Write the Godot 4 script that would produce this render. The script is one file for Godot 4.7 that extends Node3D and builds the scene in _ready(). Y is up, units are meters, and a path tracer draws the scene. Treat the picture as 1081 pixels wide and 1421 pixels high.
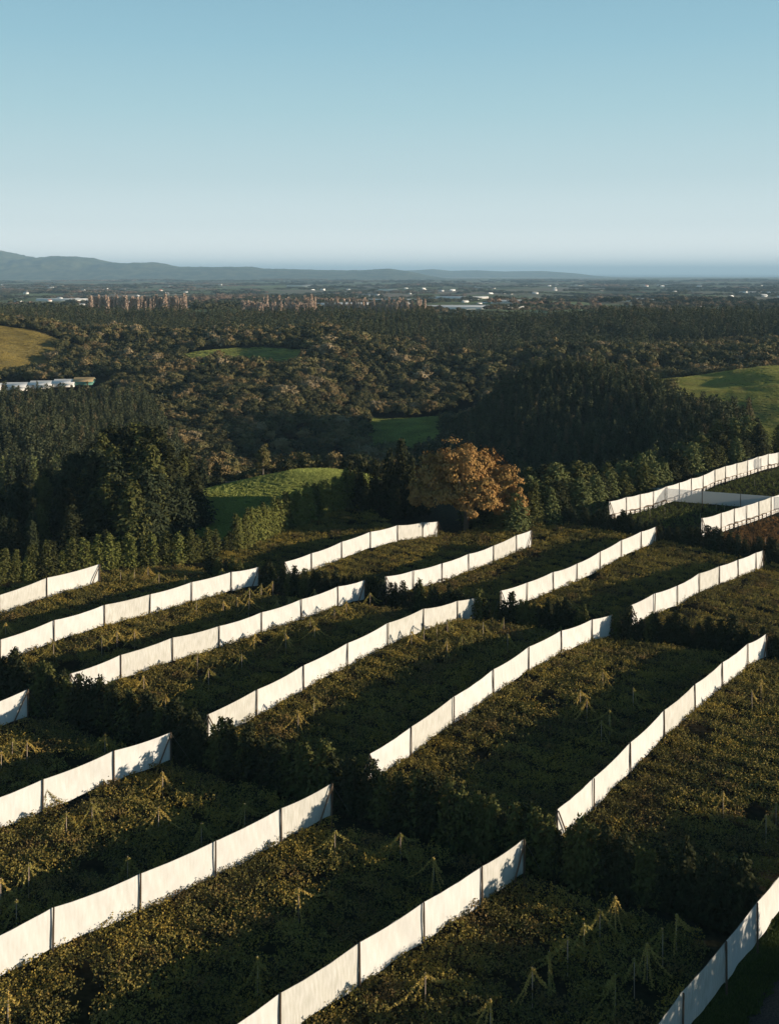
extends Node3D
# Kiwifruit blocks with white windbreak cloths on a plateau above wooded gullies, late sun from the side.
# World: x to the east of the drone, y up, the view runs along -z. D below is the distance along -z.

const EYE := 81.0
const SUN_ELEVATION := 10.5
const SUN_AZIMUTH := -6.0

# posts of each windbreak: x, ground height, distance
const FENCES = [
	["R", "blue shaded white cloth windbreak running along the edge of the dirt track", 0, 0, [15.0, 0.12, 93.3, 22.6, 0.12, 102.6, 30.1, 0.24, 111.9, 37.5, -0.09, 121.0, 43.5, -0.16, 128.5, 51.1, -0.08, 137.8, 58.6, -0.08, 147.2, 66.2, -0.08, 156.5]],
	["N", "white cloth windbreak with dappled tree shadow at its hedge end in the lower block", 0, 1, [-27.6, 0.16, 94.1, -19.5, 0.16, 102.9, -11.4, 0.31, 111.7, -3.4, 0.27, 120.3, 4.0, 0.02, 128.4, 11.6, -0.28, 136.7, 17.7, -0.33, 143.4]],
	["N", "white cloth windbreak, second fence from the dirt track in the lower vine block", 0, 1, [-55.8, 0.39, 108.6, -47.5, 0.39, 117.3, -39.3, 0.79, 126.0, -31.1, -0.08, 134.7, -23.1, -0.45, 143.1, -15.2, -0.21, 151.4, -8.6, -0.06, 158.4]],
	["N", "white cloth windbreak, third fence from the dirt track in the lower vine block", 0, 1, [-67.5, -0.01, 141.9, -59.3, -0.01, 150.8, -51.2, -0.01, 159.6, -43.0, 0.27, 168.6, -35.8, -0.25, 176.5]],
	["N", "short end of a white windbreak, fourth fence from the track in the lower block", 0, 1, [-81.5, -0.24, 174.5, -73.4, -0.48, 183.3, -64.6, 0.47, 192.9]],
	["R", "white cloth windbreak in the middle vine block, first inward from the dirt track", 1, 1, [23.7, -1.48, 153.6, 30.5, -1.23, 162.5, 38.3, -0.24, 172.6, 46.4, 0.66, 183.2, 54.7, 0.91, 194.1, 62.9, 0.91, 204.9, 71.3, 0.68, 215.9, 78.2, -0.30, 224.9]],
	["R", "white cloth windbreak in the middle vine block, second inward from the dirt track", 1, 1, [-3.3, -1.63, 171.6, 3.5, -1.06, 180.5, 11.2, -0.01, 190.7, 19.2, 1.01, 201.1, 27.1, 1.61, 211.5, 35.2, 1.27, 222.2, 43.5, 0.10, 233.0, 50.0, -1.43, 241.5]],
	["R", "white cloth windbreak in the middle vine block, third inward from the dirt track", 1, 1, [-31.4, -1.38, 186.4, -24.1, -0.71, 195.8, -16.4, 0.08, 205.8, -8.5, 0.76, 216.1, -0.5, 1.45, 226.4, 7.3, 1.30, 236.6, 15.4, -0.13, 247.0, 21.9, -1.49, 255.4]],
	["R", "white cloth windbreak in the middle vine block, fourth inward, its start behind hedge conifers", 1, 1, [-59.7, -0.22, 202.4, -52.4, 0.31, 210.8, -44.2, 0.48, 220.3, -36.2, -0.20, 229.6, -28.3, -0.18, 238.8, -20.3, -0.08, 248.0, -12.3, 0.19, 257.3, -6.1, -0.30, 264.4]],
	["R", "white cloth windbreak in the middle vine block, fifth inward, ending below the tall green hedge", 0, 1, [-95.7, -0.33, 204.1, -87.9, -0.33, 213.2, -80.1, -0.66, 222.4, -72.0, 0.26, 232.0, -63.7, 0.59, 241.7, -55.7, 0.11, 251.2, -47.7, 0.26, 260.6, -39.6, 0.06, 270.2, -33.6, -0.63, 277.3]],
	["R", "short white cloth windbreak with diagonal end brace in front of the dark conifer stand", 0, 1, [-106.7, -0.46, 235.5, -99.1, -0.46, 244.8, -91.6, -0.92, 254.1, -83.6, 0.39, 263.9, -74.0, 0.52, 275.8]],
	["U", "white cloth windbreak in the upper vine block, fourth from the russet tree", 1, 1, [54.2, 0.12, 243.0, 61.2, 0.45, 250.6, 68.7, -0.06, 258.7, 76.2, 0.62, 266.8, 83.7, 0.22, 274.9, 91.0, -0.23, 282.8, 98.4, -0.43, 290.8, 101.5, -0.71, 294.2]],
	["U", "white cloth windbreak in the upper vine block, third from the russet tree", 1, 1, [25.9, 0.50, 252.7, 33.1, -0.22, 261.7, 41.0, -0.35, 271.6, 48.6, -0.82, 281.1, 56.5, -0.27, 291.0, 64.3, 0.43, 300.7, 72.1, 0.52, 310.4, 78.2, 0.18, 318.0]],
	["U", "white cloth windbreak in the upper vine block, second from the russet tree", 1, 1, [-1.0, 0.82, 263.6, 5.9, 0.01, 271.6, 13.5, -0.57, 280.5, 21.0, -0.45, 289.4, 28.6, -0.49, 298.4, 35.9, 0.32, 306.9, 41.0, 0.34, 312.9]],
	["U", "white cloth windbreak in the upper vine block ending beside the russet tree trunk", 1, 1, [-27.4, -0.60, 282.0, -20.9, -0.30, 289.6, -13.2, 0.55, 298.6, -5.5, 1.17, 307.6, 2.3, 0.86, 316.9, 9.9, -0.34, 325.7, 14.7, -1.42, 331.4]],
	["V", "closely posted white windbreak with lower rails in front of the reddish young vines", 1, 0, [94.5, 0.49, 327.8, 103.1, 0.06, 336.7, 109.1, 0.06, 342.8, 115.0, -0.20, 348.9, 121.1, -0.24, 355.1, 127.4, -0.16, 361.6, 134.2, -0.08, 368.6, 141.1, -0.08, 375.6, 147.9, -0.08, 382.6]],
	["V", "closely posted white windbreak with open lower rails along the green conifer belt", 1, 0, [71.0, 0.86, 349.9, 78.3, 0.53, 358.2, 84.5, 0.04, 365.3, 90.7, -0.43, 372.4, 97.2, -0.15, 379.8, 103.6, -0.30, 387.1, 109.9, -0.11, 394.3, 116.3, -0.45, 401.7, 122.9, 0.34, 409.1, 129.2, 0.41, 416.4, 136.0, 0.16, 424.1, 142.8, -0.06, 431.9, 149.6, 0.05, 439.7, 156.5, -0.09, 447.5, 163.6, -0.83, 455.6, 170.0, -0.42, 463.0, 176.5, -0.42, 470.4]],
]
const TEEPEES = [-68.7, 276.5, -65.6, 278.5, -62.6, 280.6, -58.6, 275.2, -51.5, 272.6, -84.3, 237.6, -69.7, 224.6, -60.4, 227.2, -58.0, 230.4, -54.5, 231.4, -46.6, 205.3, -40.9, 197.5, -45.0, 252.2, -38.8, 252.8, -36.0, 255.6, -34.0, 263.2, -33.1, 255.0, -31.6, 266.9, -29.0, 269.4, -43.5, 280.6, -26.2, 252.8, -23.7, 256.1, -18.1, 262.0, -28.5, 229.0, -29.6, 216.9, -35.0, 209.4, -38.5, 216.9, -22.5, 233.7, -21.8, 228.1, -17.6, 240.6, -16.1, 233.2, -12.6, 247.8, -10.0, 251.1, -4.6, 257.9, -16.1, 190.9, -13.7, 196.5, 4.6, 226.8, 7.3, 229.5, 10.2, 233.2, 12.6, 235.6, 11.8, 222.0, 15.1, 225.0, 17.6, 230.0, 20.2, 233.7, 25.2, 238.6, 24.6, 225.4, 34.5, 195.8, 40.5, 205.6, 35.1, 192.5, 44.3, 196.8, 36.0, 183.9, 38.2, 187.8, 69.2, 201.7, 65.7, 196.2, -59.2, 176.8, -62.1, 173.1, -62.0, 177.9, -47.2, 179.6, -45.8, 153.4, -42.9, 156.1, -34.8, 166.1, -33.1, 155.1, -46.6, 139.8, -48.9, 136.1, -45.3, 131.4, -34.3, 141.8, -50.8, 160.3, -20.9, 156.5, -26.2, 150.8, -7.5, 148.8, -11.3, 134.7, -14.7, 120.7, 1.5, 148.4, 5.8, 142.2, 45.6, 142.7, 49.4, 160.3, 55.9, 156.5, 53.3, 153.2, 3.9, 117.9, 10.6, 113.7, 15.7, 119.0, 18.0, 121.9, 20.5, 124.6, 22.9, 127.4, 25.3, 130.2, 27.8, 133.3, 34.3, 129.4, 31.9, 126.4, 29.4, 123.5, 27.3, 120.7, 24.6, 117.9, -40.4, 114.6]

# heights of the land: x, y, distance
const LAND = [
	-140, 0, 100, -150, 0, 200, -150, 0, 285, 100, 0, 60, 0, 0, 40, -100, 0, 40, 120, 0, 150, 140, 0, 220, 172, 0, 300, 190, 2, 380,
	-110, 0, 310, -80, 1, 340, -130, -3, 360, -100, 2, 380, -60, -1, 362, -45, -0.5, 335, -22, 0, 372, -33, 4.5, 425, -9, 2, 425, -62, 0, 415, -78, -2, 405, -45, 1.5, 385,
	-33, -18, 470, -60, -22, 480, -8, -16, 470, -90, -24, 455, -140, -18, 430, 22, 0, 338, 0, 0, 355, 40, 0, 348, 60, -6, 385, 100, -4, 405, 165, 3, 470,
	-30, -35, 540, -60, -36, 600, -100, -28, 560, -10, -35, 620, -56, -26, 700, -64, -14, 800, -72, -3, 900, -80, 8, 1000, -60, 20, 1100, -30, 12, 1010, -110, -8, 820, -120, -20, 700,
	-12, -33, 680, 30, -34, 680, -14, -27, 812, 40, -26, 812, 85, -25, 810, 10, -32, 750, 10, -18, 890, 70, -16, 890, 30, -2, 960, 90, 0, 960, -30, -6, 900,
	-178, 1, 940, -80, 1.5, 945, -130, 7, 1025,
	-140, -22, 470, -180, -20, 600, -150, -20, 560, -190, -18, 780, -260, -17, 790, -220, -20, 680, -300, -14, 850, -250, -13, 850,
	-380, 29, 1050, -330, 3, 1000, -300, -4, 960, -360, 10, 960, -420, 30, 1040, -230, -4, 900, -200, 12, 1080, -280, 16, 1120,
	30, 4, 1040, 130, 5, 1040, 
	113, 8, 690, 140, 3, 625, 154, -4, 565, 86, 5, 700, 60, -10, 645, 40, -23, 600, 22, -32, 560, 34, -30, 480, 66, -25, 450, 60, -29, 500, 97, -14, 570, 110, -17, 480, 130, -6, 520, 90, -22, 770, 130, -20, 850, 180, -10, 850, 205, -4, 825,
	185, 3, 520, 230, 5, 520, 190, 4, 600, 215, 9, 610, 255, 18, 690, 205, 9, 690, 188, 11, 720, 228, 13, 738, 262, 18, 735, 195, 4, 768, 245, 7, 778, 280, 12, 720, 330, 10, 700, 260, -5, 850, 330, -5, 860,
	250, 8, 1000, 180, 6, 950, 400, 6, 1000, 60, -6, 1080, 200, -4, 1080, 150, 16, 1300, 260, 16, 1300, 60, 14, 1320,
	350, 2, 1200, 350, 20, 1400, 500, 18, 1400, -100, 8, 1240, -350, 4, 1240, -300, 16, 1450, -50, 15, 1450, -450, 16, 1400,
	-400, 20, 1560, -200, 20, 1560, 0, 18, 1600, 200, 16, 1600, 450, 14, 1600,
	-700, 10, 1000, -700, 0, 500, -500, -5, 700, 700, 5, 700, 700, 10, 1200, 500, 5, 500, 400, 0, 300, -400, -5, 300, -400, 0, 100, 400, 0, 100,
	-700, 0, 0, 700, 0, 0, -700, 15, 1700, 700, 15, 1700, 0, 17, 1700]

# grassland outlines (x, distance)
const PADDOCKS = {
	"near": [-62, 335, -45, 328, -22, 372, -8, 388, -5, 425, -33, 434, -58, 420, -80, 408],
	"valley": [-14, 672, 30, 672, 40, 812, -16, 812],
	"knoll": [150, 470, 230, 455, 360, 560, 360, 780, 180, 800, 165, 740, 172, 600],
	"hill": [-440, 890, -335, 900, -300, 950, -325, 1060, -440, 1090],
	"clearing": [-178, 938, -80, 943, -72, 1000, -120, 1032, -195, 1030],
	"strip": [28, 1000, 135, 1000, 142, 1062, 28, 1066],
	"poplar": [-160, 1510, -95, 1510, -90, 1575, -165, 1575],
	"corner": [-220, 425, -146, 428, -146, 462, -220, 462]}
const PINES = {
	"west": [-230, 466, -84, 474, -116, 600, -178, 790, -340, 790],
	"ridge": [16, 590, 22, 470, 50, 415, 110, 425, 172, 512, 172, 572, 150, 640, 122, 705, 80, 712, 56, 668],
	"middle": [40, 1075, 275, 1080, 280, 1330, 40, 1335],
	"east": [250, 1190, 570, 1190, 570, 1420, 270, 1420],
	"gully": [-62, 1130, 42, 1140, 42, 1240, -72, 1240],
	"north": [-500, 1240, 60, 1250, 60, 1480, -520, 1480]}

var mats := {}
var used := {}
var rough := FastNoiseLite.new()
var fine := FastNoiseLite.new()
var grid := PackedFloat32Array()
const GX0 := -720.0
const GD0 := -20.0
const GS := 12.0
const GNX := 121
const GND := 145
var polys := {}
var pinepolys := {}

func _ready() -> void:
	# ---------- camera, sky, sun, exposure ----------
	var cam := Camera3D.new()
	cam.name = "camera"
	cam.position = Vector3(0, EYE, 0)
	cam.projection = Camera3D.PROJECTION_FRUSTUM
	cam.near = 1.0
	cam.far = 150000.0
	cam.size = 1421.0 / 1500.0
	cam.frustum_offset = Vector2(0.0, -331.5 / 1500.0)
	add_child(cam)
	cam.current = true
	var env := Environment.new()
	env.background_mode = Environment.BG_SKY
	var sky := Sky.new()
	sky.sky_material = make_sky()
	env.sky = sky
	env.background_energy_multiplier = 0.606
	env.tonemap_mode = Environment.TONE_MAPPER_LINEAR
	env.tonemap_exposure = 1.65
	env.fog_enabled = true
	env.fog_density = 0.000038
	env.fog_light_color = Color(0.72, 0.88, 1.0)
	env.sdfgi_enabled = true
	env.ssao_enabled = true
	env.ssil_enabled = true
	var we := WorldEnvironment.new()
	we.name = "world_environment"
	we.environment = env
	add_child(we)
	var sun := DirectionalLight3D.new()
	sun.name = "sun"
	sun.light_energy = 1.6
	sun.light_color = Color(1.0, 0.92, 0.81)
	sun.light_angular_distance = 0.5
	sun.shadow_enabled = true
	add_child(sun)
	var az := deg_to_rad(SUN_AZIMUTH)
	var el := deg_to_rad(SUN_ELEVATION)
	var to_sun := Vector3(cos(az) * cos(el), sin(el), -sin(az) * cos(el))
	sun.look_at_from_position(to_sun * 500.0, Vector3.ZERO, Vector3.UP)

	rough.seed = 11
	rough.frequency = 0.01
	rough.fractal_octaves = 4
	fine.seed = 5
	fine.frequency = 0.12
	fine.fractal_octaves = 3
	for k in PADDOCKS: polys[k] = outline(PADDOCKS[k])
	for k in PINES: pinepolys[k] = outline(PINES[k])
	make_materials()
	solve_land()
	build_ground()
	build_far_land()
	build_shapes()
	build_fences()
	build_canopies()
	build_teepees()
	build_hedges()
	build_stands()
	build_forests()
	build_plain()
	build_details()

# ---------------------------------------------------------------- helpers
func outline(a: Array) -> PackedVector2Array:
	var p := PackedVector2Array()
	for i in range(0, a.size(), 2): p.append(Vector2(a[i], a[i + 1]))
	return p

func inside(p: PackedVector2Array, x: float, d: float) -> bool:
	return Geometry2D.is_point_in_polygon(Vector2(x, d), p)

func numbered(called: String) -> String:
	var n: int = used.get(called, 0)
	used[called] = n + 1
	return called if n == 0 else "%s_%03d" % [called, n]

func tag(o: Node, label: String, category: String, group := "", kind := "") -> void:
	if label != "": o.set_meta("label", label)
	if category != "": o.set_meta("category", category)
	if group != "": o.set_meta("group", group)
	if kind != "": o.set_meta("kind", kind)

func base(called: String, at: Vector3, label: String, category: String, group := "", yaw := 0.0) -> Node3D:
	var o := Node3D.new()
	o.name = numbered(called)
	add_child(o)
	o.position = at
	o.rotation.y = yaw
	tag(o, label, category, group)
	return o

func part(called: String, mesh: Mesh, m: Material, parent: Node, t := Transform3D.IDENTITY) -> MeshInstance3D:
	var o := MeshInstance3D.new()
	o.name = called
	o.mesh = mesh
	o.material_override = m
	o.transform = t
	parent.add_child(o, true)
	return o

func top(called: String, mesh: Mesh, m: Material, label: String, category: String, group := "", kind := "") -> MeshInstance3D:
	var o := MeshInstance3D.new()
	o.name = numbered(called)
	o.mesh = mesh
	o.material_override = m
	add_child(o)
	tag(o, label, category, group, kind)
	return o

func soup(v: PackedVector3Array, c := PackedColorArray()) -> ArrayMesh:
	var a := []
	a.resize(Mesh.ARRAY_MAX)
	a[Mesh.ARRAY_VERTEX] = v
	if c.size() == v.size(): a[Mesh.ARRAY_COLOR] = c
	var m := ArrayMesh.new()
	m.add_surface_from_arrays(Mesh.PRIMITIVE_TRIANGLES, a)
	return m

func scatter(called: String, mesh: Mesh, m: Material, places: Array, colors: PackedColorArray, parent: Node) -> MultiMeshInstance3D:
	var mm := MultiMesh.new()
	mm.transform_format = MultiMesh.TRANSFORM_3D
	mm.use_colors = true
	mm.mesh = mesh
	mm.instance_count = places.size()
	for i in places.size():
		mm.set_instance_transform(i, places[i])
		mm.set_instance_color(i, colors[i])
	var o := MultiMeshInstance3D.new()
	o.name = called
	o.multimesh = mm
	o.material_override = m
	parent.add_child(o, true)
	return o

func lin(r: float, g: float, b: float) -> Color:
	return Color(r, g, b).linear_to_srgb()

func rnd(seed_value: int) -> RandomNumberGenerator:
	var r := RandomNumberGenerator.new()
	r.seed = seed_value
	return r

func placed(at: Vector3, yaw: float, sx: float, sy: float) -> Transform3D:
	return Transform3D(Basis(Vector3.UP, yaw) * Basis.from_scale(Vector3(sx, sy, sx)), at)

# ---------------------------------------------------------------- sky and materials
func make_sky() -> PanoramaSkyMaterial:
	var w := 2048
	var h := 1024
	var stops := [[-90.0, 0.30, 0.34, 0.36], [-1.0, 0.60, 0.66, 0.68], [0.0, 1.22, 1.22, 1.16], [1.2, 1.0, 1.05, 1.02], [2.5, 0.75, 0.86, 0.87], [5.0, 0.56, 0.725, 0.765], [8.5, 0.42, 0.64, 0.71], [12.0, 0.32, 0.555, 0.665], [15.0, 0.265, 0.485, 0.61], [24.0, 0.10, 0.25, 0.37], [45.0, 0.04, 0.12, 0.215], [90.0, 0.02, 0.07, 0.14]]
	var img := Image.create(w, h, false, Image.FORMAT_RGBF)
	# a thin streak of cloud low over the western hills
	var wisp_az := atan2(235.0 - 540.5, 1500.0)
	var wisp_el := atan2(379.0 - 345.0, 1530.0)
	for j in h:
		var elev := 90.0 - (j + 0.5) / h * 180.0
		var k := 0
		while k < stops.size() - 2 and stops[k + 1][0] < elev: k += 1
		var t := clampf((elev - stops[k][0]) / (stops[k + 1][0] - stops[k][0]), 0.0, 1.0)
		var c := Color(lerpf(stops[k][1], stops[k + 1][1], t), lerpf(stops[k][2], stops[k + 1][2], t), lerpf(stops[k][3], stops[k + 1][3], t))
		for i in w:
			img.set_pixel(i, j, c)
		var ey := deg_to_rad(elev) - wisp_el
		if absf(ey) < 0.012:
			for i in range(w):
				var az := ((i + 0.5) / w - 0.5) * TAU
				var ex := az - wisp_az
				var s := exp(-pow(ex / 0.014, 4.0)) * exp(-pow((ey + ex * 0.02) / 0.0016, 2.0)) * 0.35
				if s > 0.002: img.set_pixel(i, j, c.lerp(Color(0.33, 0.45, 0.50), s))
	var m := PanoramaSkyMaterial.new()
	m.panorama = ImageTexture.create_from_image(img)
	return m

func noise_texture(freq: float, seed_value: int, lo: Color, hi: Color, size := 512, octaves := 5) -> NoiseTexture2D:
	var n := FastNoiseLite.new()
	n.seed = seed_value
	n.frequency = freq
	n.fractal_octaves = octaves
	var t := NoiseTexture2D.new()
	t.width = size
	t.height = size
	t.seamless = true
	t.noise = n
	var g := Gradient.new()
	g.set_color(0, lo)
	g.set_color(1, hi)
	t.color_ramp = g
	return t

func mat(key: String, c: Color, roughness := 0.9, vertex := false, back := Color.BLACK, specular := 0.3) -> StandardMaterial3D:
	var m := StandardMaterial3D.new()
	m.albedo_color = c
	m.roughness = roughness
	m.metallic_specular = specular
	m.vertex_color_use_as_albedo = vertex
	if back != Color.BLACK:
		m.backlight_enabled = true
		m.backlight = back
	mats[key] = m
	return m

func make_materials() -> void:
	var g := mat("ground", Color.WHITE, 0.95, true, Color.BLACK, 0.1)
	g.albedo_texture = noise_texture(0.02, 3, Color(0.55, 0.55, 0.55), Color(1, 1, 1))
	g.uv1_triplanar = true
	g.uv1_world_triplanar = true
	g.uv1_scale = Vector3.ONE * 0.07
	# woven cloth: cleaner and dirtier bays, with streaks of algae and dust
	for k in 3:
		var c := mat("cloth%d" % k, [lin(0.64, 0.645, 0.65), lin(0.60, 0.60, 0.59), lin(0.62, 0.625, 0.625)][k], 0.85, false, Color(0.22, 0.22, 0.21), 0.2)
		c.albedo_texture = noise_texture(0.014, 9 + k, Color(0.80, 0.80, 0.76) if k == 1 else Color(0.90, 0.90, 0.88), Color(1, 1, 1), 512, 5)
		c.uv1_triplanar = true
		c.uv1_world_triplanar = true
		c.uv1_scale = Vector3(0.35, 0.05, 0.35)
	var nt := mat("net", lin(0.66, 0.67, 0.68), 0.8, false, Color(0.5, 0.5, 0.5), 0.2)
	nt.transparency = BaseMaterial3D.TRANSPARENCY_ALPHA
	nt.albedo_color.a = 0.6
	var w := mat("timber", lin(0.16, 0.115, 0.08), 0.9)
	w.albedo_texture = noise_texture(0.05, 21, Color(0.6, 0.6, 0.6), Color(1, 1, 1), 256, 3)
	w.uv1_triplanar = true
	w.uv1_scale = Vector3(2.0, 0.3, 2.0)
	mat("pale_pole", lin(0.42, 0.33, 0.26), 0.85)
	mat("wire", lin(0.10, 0.10, 0.10), 0.6)
	mat("bark", lin(0.10, 0.075, 0.055), 0.95)
	mat("pale_bark", lin(0.26, 0.22, 0.18), 0.95)
	var b := Color(0.35, 0.38, 0.2)
	mat("leaf", Color.WHITE, 0.75, true, b, 0.25)
	mat("vine", lin(0.27, 0.235, 0.07), 0.7, true, b, 0.3)
	mat("vine_gold", lin(0.44, 0.33, 0.10), 0.7, true, b, 0.3)
	mat("cypress", lin(0.032, 0.036, 0.016), 0.85, true, Color(0.2, 0.2, 0.1), 0.15)
	mat("cypress_olive", lin(0.078, 0.082, 0.027), 0.85, true, Color(0.2, 0.2, 0.1), 0.15)
	mat("pine", lin(0.036, 0.045, 0.023), 0.85, true, Color(0.15, 0.15, 0.1), 0.15)
	mat("pine_light", lin(0.105, 0.120, 0.046), 0.85, true, Color(0.15, 0.15, 0.1), 0.15)
	mat("hedge_light", lin(0.140, 0.150, 0.042), 0.85, true, Color(0.2, 0.2, 0.1), 0.15)
	mat("bush_dark", lin(0.060, 0.062, 0.028), 0.85, true, b, 0.15)
	mat("bush_olive", lin(0.125, 0.112, 0.048), 0.85, true, b, 0.15)
	mat("bush_brown", lin(0.170, 0.128, 0.062), 0.85, true, b, 0.15)
	mat("bush_tan", lin(0.235, 0.185, 0.112), 0.85, true, b, 0.15)
	mat("russet", lin(0.290, 0.172, 0.062), 0.8, true, Color(0.4, 0.3, 0.15), 0.2)
	mat("poplar", lin(0.52, 0.40, 0.32), 0.9, true)
	mat("grass", lin(0.175, 0.215, 0.048), 0.8, true, Color(0.5, 0.5, 0.2), 0.2)
	mat("white_wall", lin(0.75, 0.74, 0.72), 0.7)
	mat("white_roof", lin(0.70, 0.71, 0.72), 0.55)
	mat("grey_roof", lin(0.30, 0.31, 0.32), 0.6)
	mat("red_roof", lin(0.25, 0.10, 0.07), 0.7)
	mat("green_wall", lin(0.10, 0.24, 0.20), 0.6)
	mat("tan_roof", lin(0.45, 0.33, 0.18), 0.7)
	mat("sea", lin(0.05, 0.10, 0.14), 0.35, false, Color.BLACK, 0.5)
	mat("hills", Color.WHITE, 0.95, true, Color.BLACK, 0.1)
	var t := mat("track", lin(0.085, 0.065, 0.05), 0.75, true, Color.BLACK, 0.3)
	t.albedo_texture = noise_texture(0.03, 31, Color(0.45, 0.45, 0.45), Color(1, 1, 1), 512, 5)
	t.uv1_triplanar = true
	t.uv1_world_triplanar = true
	t.uv1_scale = Vector3.ONE * 0.2

# ---------------------------------------------------------------- the land
func solve_land() -> void:
	var p := PackedVector3Array()
	for i in range(0, LAND.size(), 3): p.append(Vector3(LAND[i], LAND[i + 1], LAND[i + 2]))
	for f in FENCES:
		var a: Array = f[4]
		for i in range(0, a.size(), 3): p.append(Vector3(a[i], a[i + 1], a[i + 2]))
	var n := p.size()
	var m := n + 3
	var s := 0.01
	var A := []
	for i in m:
		var row := PackedFloat64Array()
		row.resize(m + 1)
		A.append(row)
	for i in n:
		for j in n:
			A[i][j] = kernel(Vector2(p[i].x - p[j].x, p[i].z - p[j].z).length_squared() * s * s)
		A[i][i] += 0.02
		A[i][n] = 1.0
		A[i][n + 1] = p[i].x * s
		A[i][n + 2] = p[i].z * s
		A[n][i] = 1.0
		A[n + 1][i] = p[i].x * s
		A[n + 2][i] = p[i].z * s
		A[i][m] = p[i].y
	for c in m:
		var best := c
		for r in range(c + 1, m):
			if absf(A[r][c]) > absf(A[best][c]): best = r
		var tmp = A[c]
		A[c] = A[best]
		A[best] = tmp
		var rc: PackedFloat64Array = A[c]
		for r in range(c + 1, m):
			var rr: PackedFloat64Array = A[r]
			var k := rr[c] / rc[c]
			if k == 0.0: continue
			for j in range(c, m + 1): rr[j] -= k * rc[j]
			A[r] = rr
	var w := PackedFloat64Array()
	w.resize(m)
	for c in range(m - 1, -1, -1):
		var v: float = A[c][m]
		for j in range(c + 1, m): v -= A[c][j] * w[j]
		w[c] = v / A[c][c]
	grid.resize(GNX * GND)
	for j in GND:
		for i in GNX:
			var x := GX0 + i * GS
			var d := GD0 + j * GS
			var h := w[n] + w[n + 1] * x * s + w[n + 2] * d * s
			for q in n:
				var dx := (x - p[q].x) * s
				var dd := (d - p[q].z) * s
				h += w[q] * kernel(dx * dx + dd * dd)
			grid[j * GNX + i] = h

func kernel(r2: float) -> float:
	return 0.0 if r2 < 1e-9 else r2 * log(r2)

func land(x: float, d: float) -> float:
	var u := clampf((x - GX0) / GS, 0.0, GNX - 1.001)
	var v := clampf((d - GD0) / GS, 0.0, GND - 1.001)
	var i := int(u)
	var j := int(v)
	u -= i
	v -= j
	var k := j * GNX + i
	var h := lerpf(lerpf(grid[k], grid[k + 1], u), lerpf(grid[k + GNX], grid[k + GNX + 1], u), v)
	var off := maxf(smoothstep(1500.0, 4500.0, d), smoothstep(650.0, 2500.0, absf(x)))
	if off > 0.0:
		h = lerpf(h, -20.0, off) + rough.get_noise_2d(x * 0.12, d * 0.12) * 14.0 * smoothstep(1600.0, 2600.0, d) * (1.0 - smoothstep(6000.0, 9000.0, d))
	var wild := smoothstep(430.0, 560.0, d)
	if wild > 0.0:
		h += rough.get_noise_2d(x, d) * (2.2 + 2.6 * smoothstep(800.0, 1000.0, d)) * wild
	return h

func at(x: float, d: float, up := 0.0) -> Vector3:
	return Vector3(x, land(x, d) + up, -d)

func paddock_at(x: float, d: float) -> String:
	for k in polys:
		if inside(polys[k], x, d): return k
	return ""

func ground_color(x: float, d: float) -> Color:
	var n := rough.get_noise_2d(x * 3.0, d * 3.0)
	var n2 := fine.get_noise_2d(x, d)
	if d > 1480.0 or absf(x) > 620.0:
		# fields of the plain, laid out in strips
		var warp := rough.get_noise_2d(x * 0.2, d * 0.2) * 120.0
		var u := (x * 0.82 + d * 0.57 + warp) / 260.0
		var v := (-x * 0.57 + d * 0.82) / 420.0
		var hsh := fposmod(sin(floor(u) * 12.9898 + floor(v) * 78.233) * 43758.5453, 1.0)
		var c: Color
		if hsh < 0.34: c = Color(0.23, 0.27, 0.14)
		elif hsh < 0.55: c = Color(0.29, 0.28, 0.19)
		elif hsh < 0.75: c = Color(0.12, 0.135, 0.085)
		elif hsh < 0.9: c = Color(0.38, 0.32, 0.25)
		else: c = Color(0.30, 0.35, 0.18)
		return c * (1.0 + 0.25 * n)
	var k := paddock_at(x, d) if d > 320.0 else ""
	if k != "":
		var c := Color(0.22, 0.25, 0.085)
		if k == "hill": c = Color(0.27, 0.225, 0.09)
		elif k == "knoll": c = Color(0.28, 0.28, 0.10)
		elif k == "corner": c = Color(0.22, 0.17, 0.06)
		return c * (1.0 + 0.3 * n + 0.15 * n2)
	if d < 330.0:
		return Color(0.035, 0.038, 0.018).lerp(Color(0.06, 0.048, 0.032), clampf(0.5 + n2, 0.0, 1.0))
	return Color(0.040, 0.036, 0.020) * (1.0 + 0.4 * n)

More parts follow.
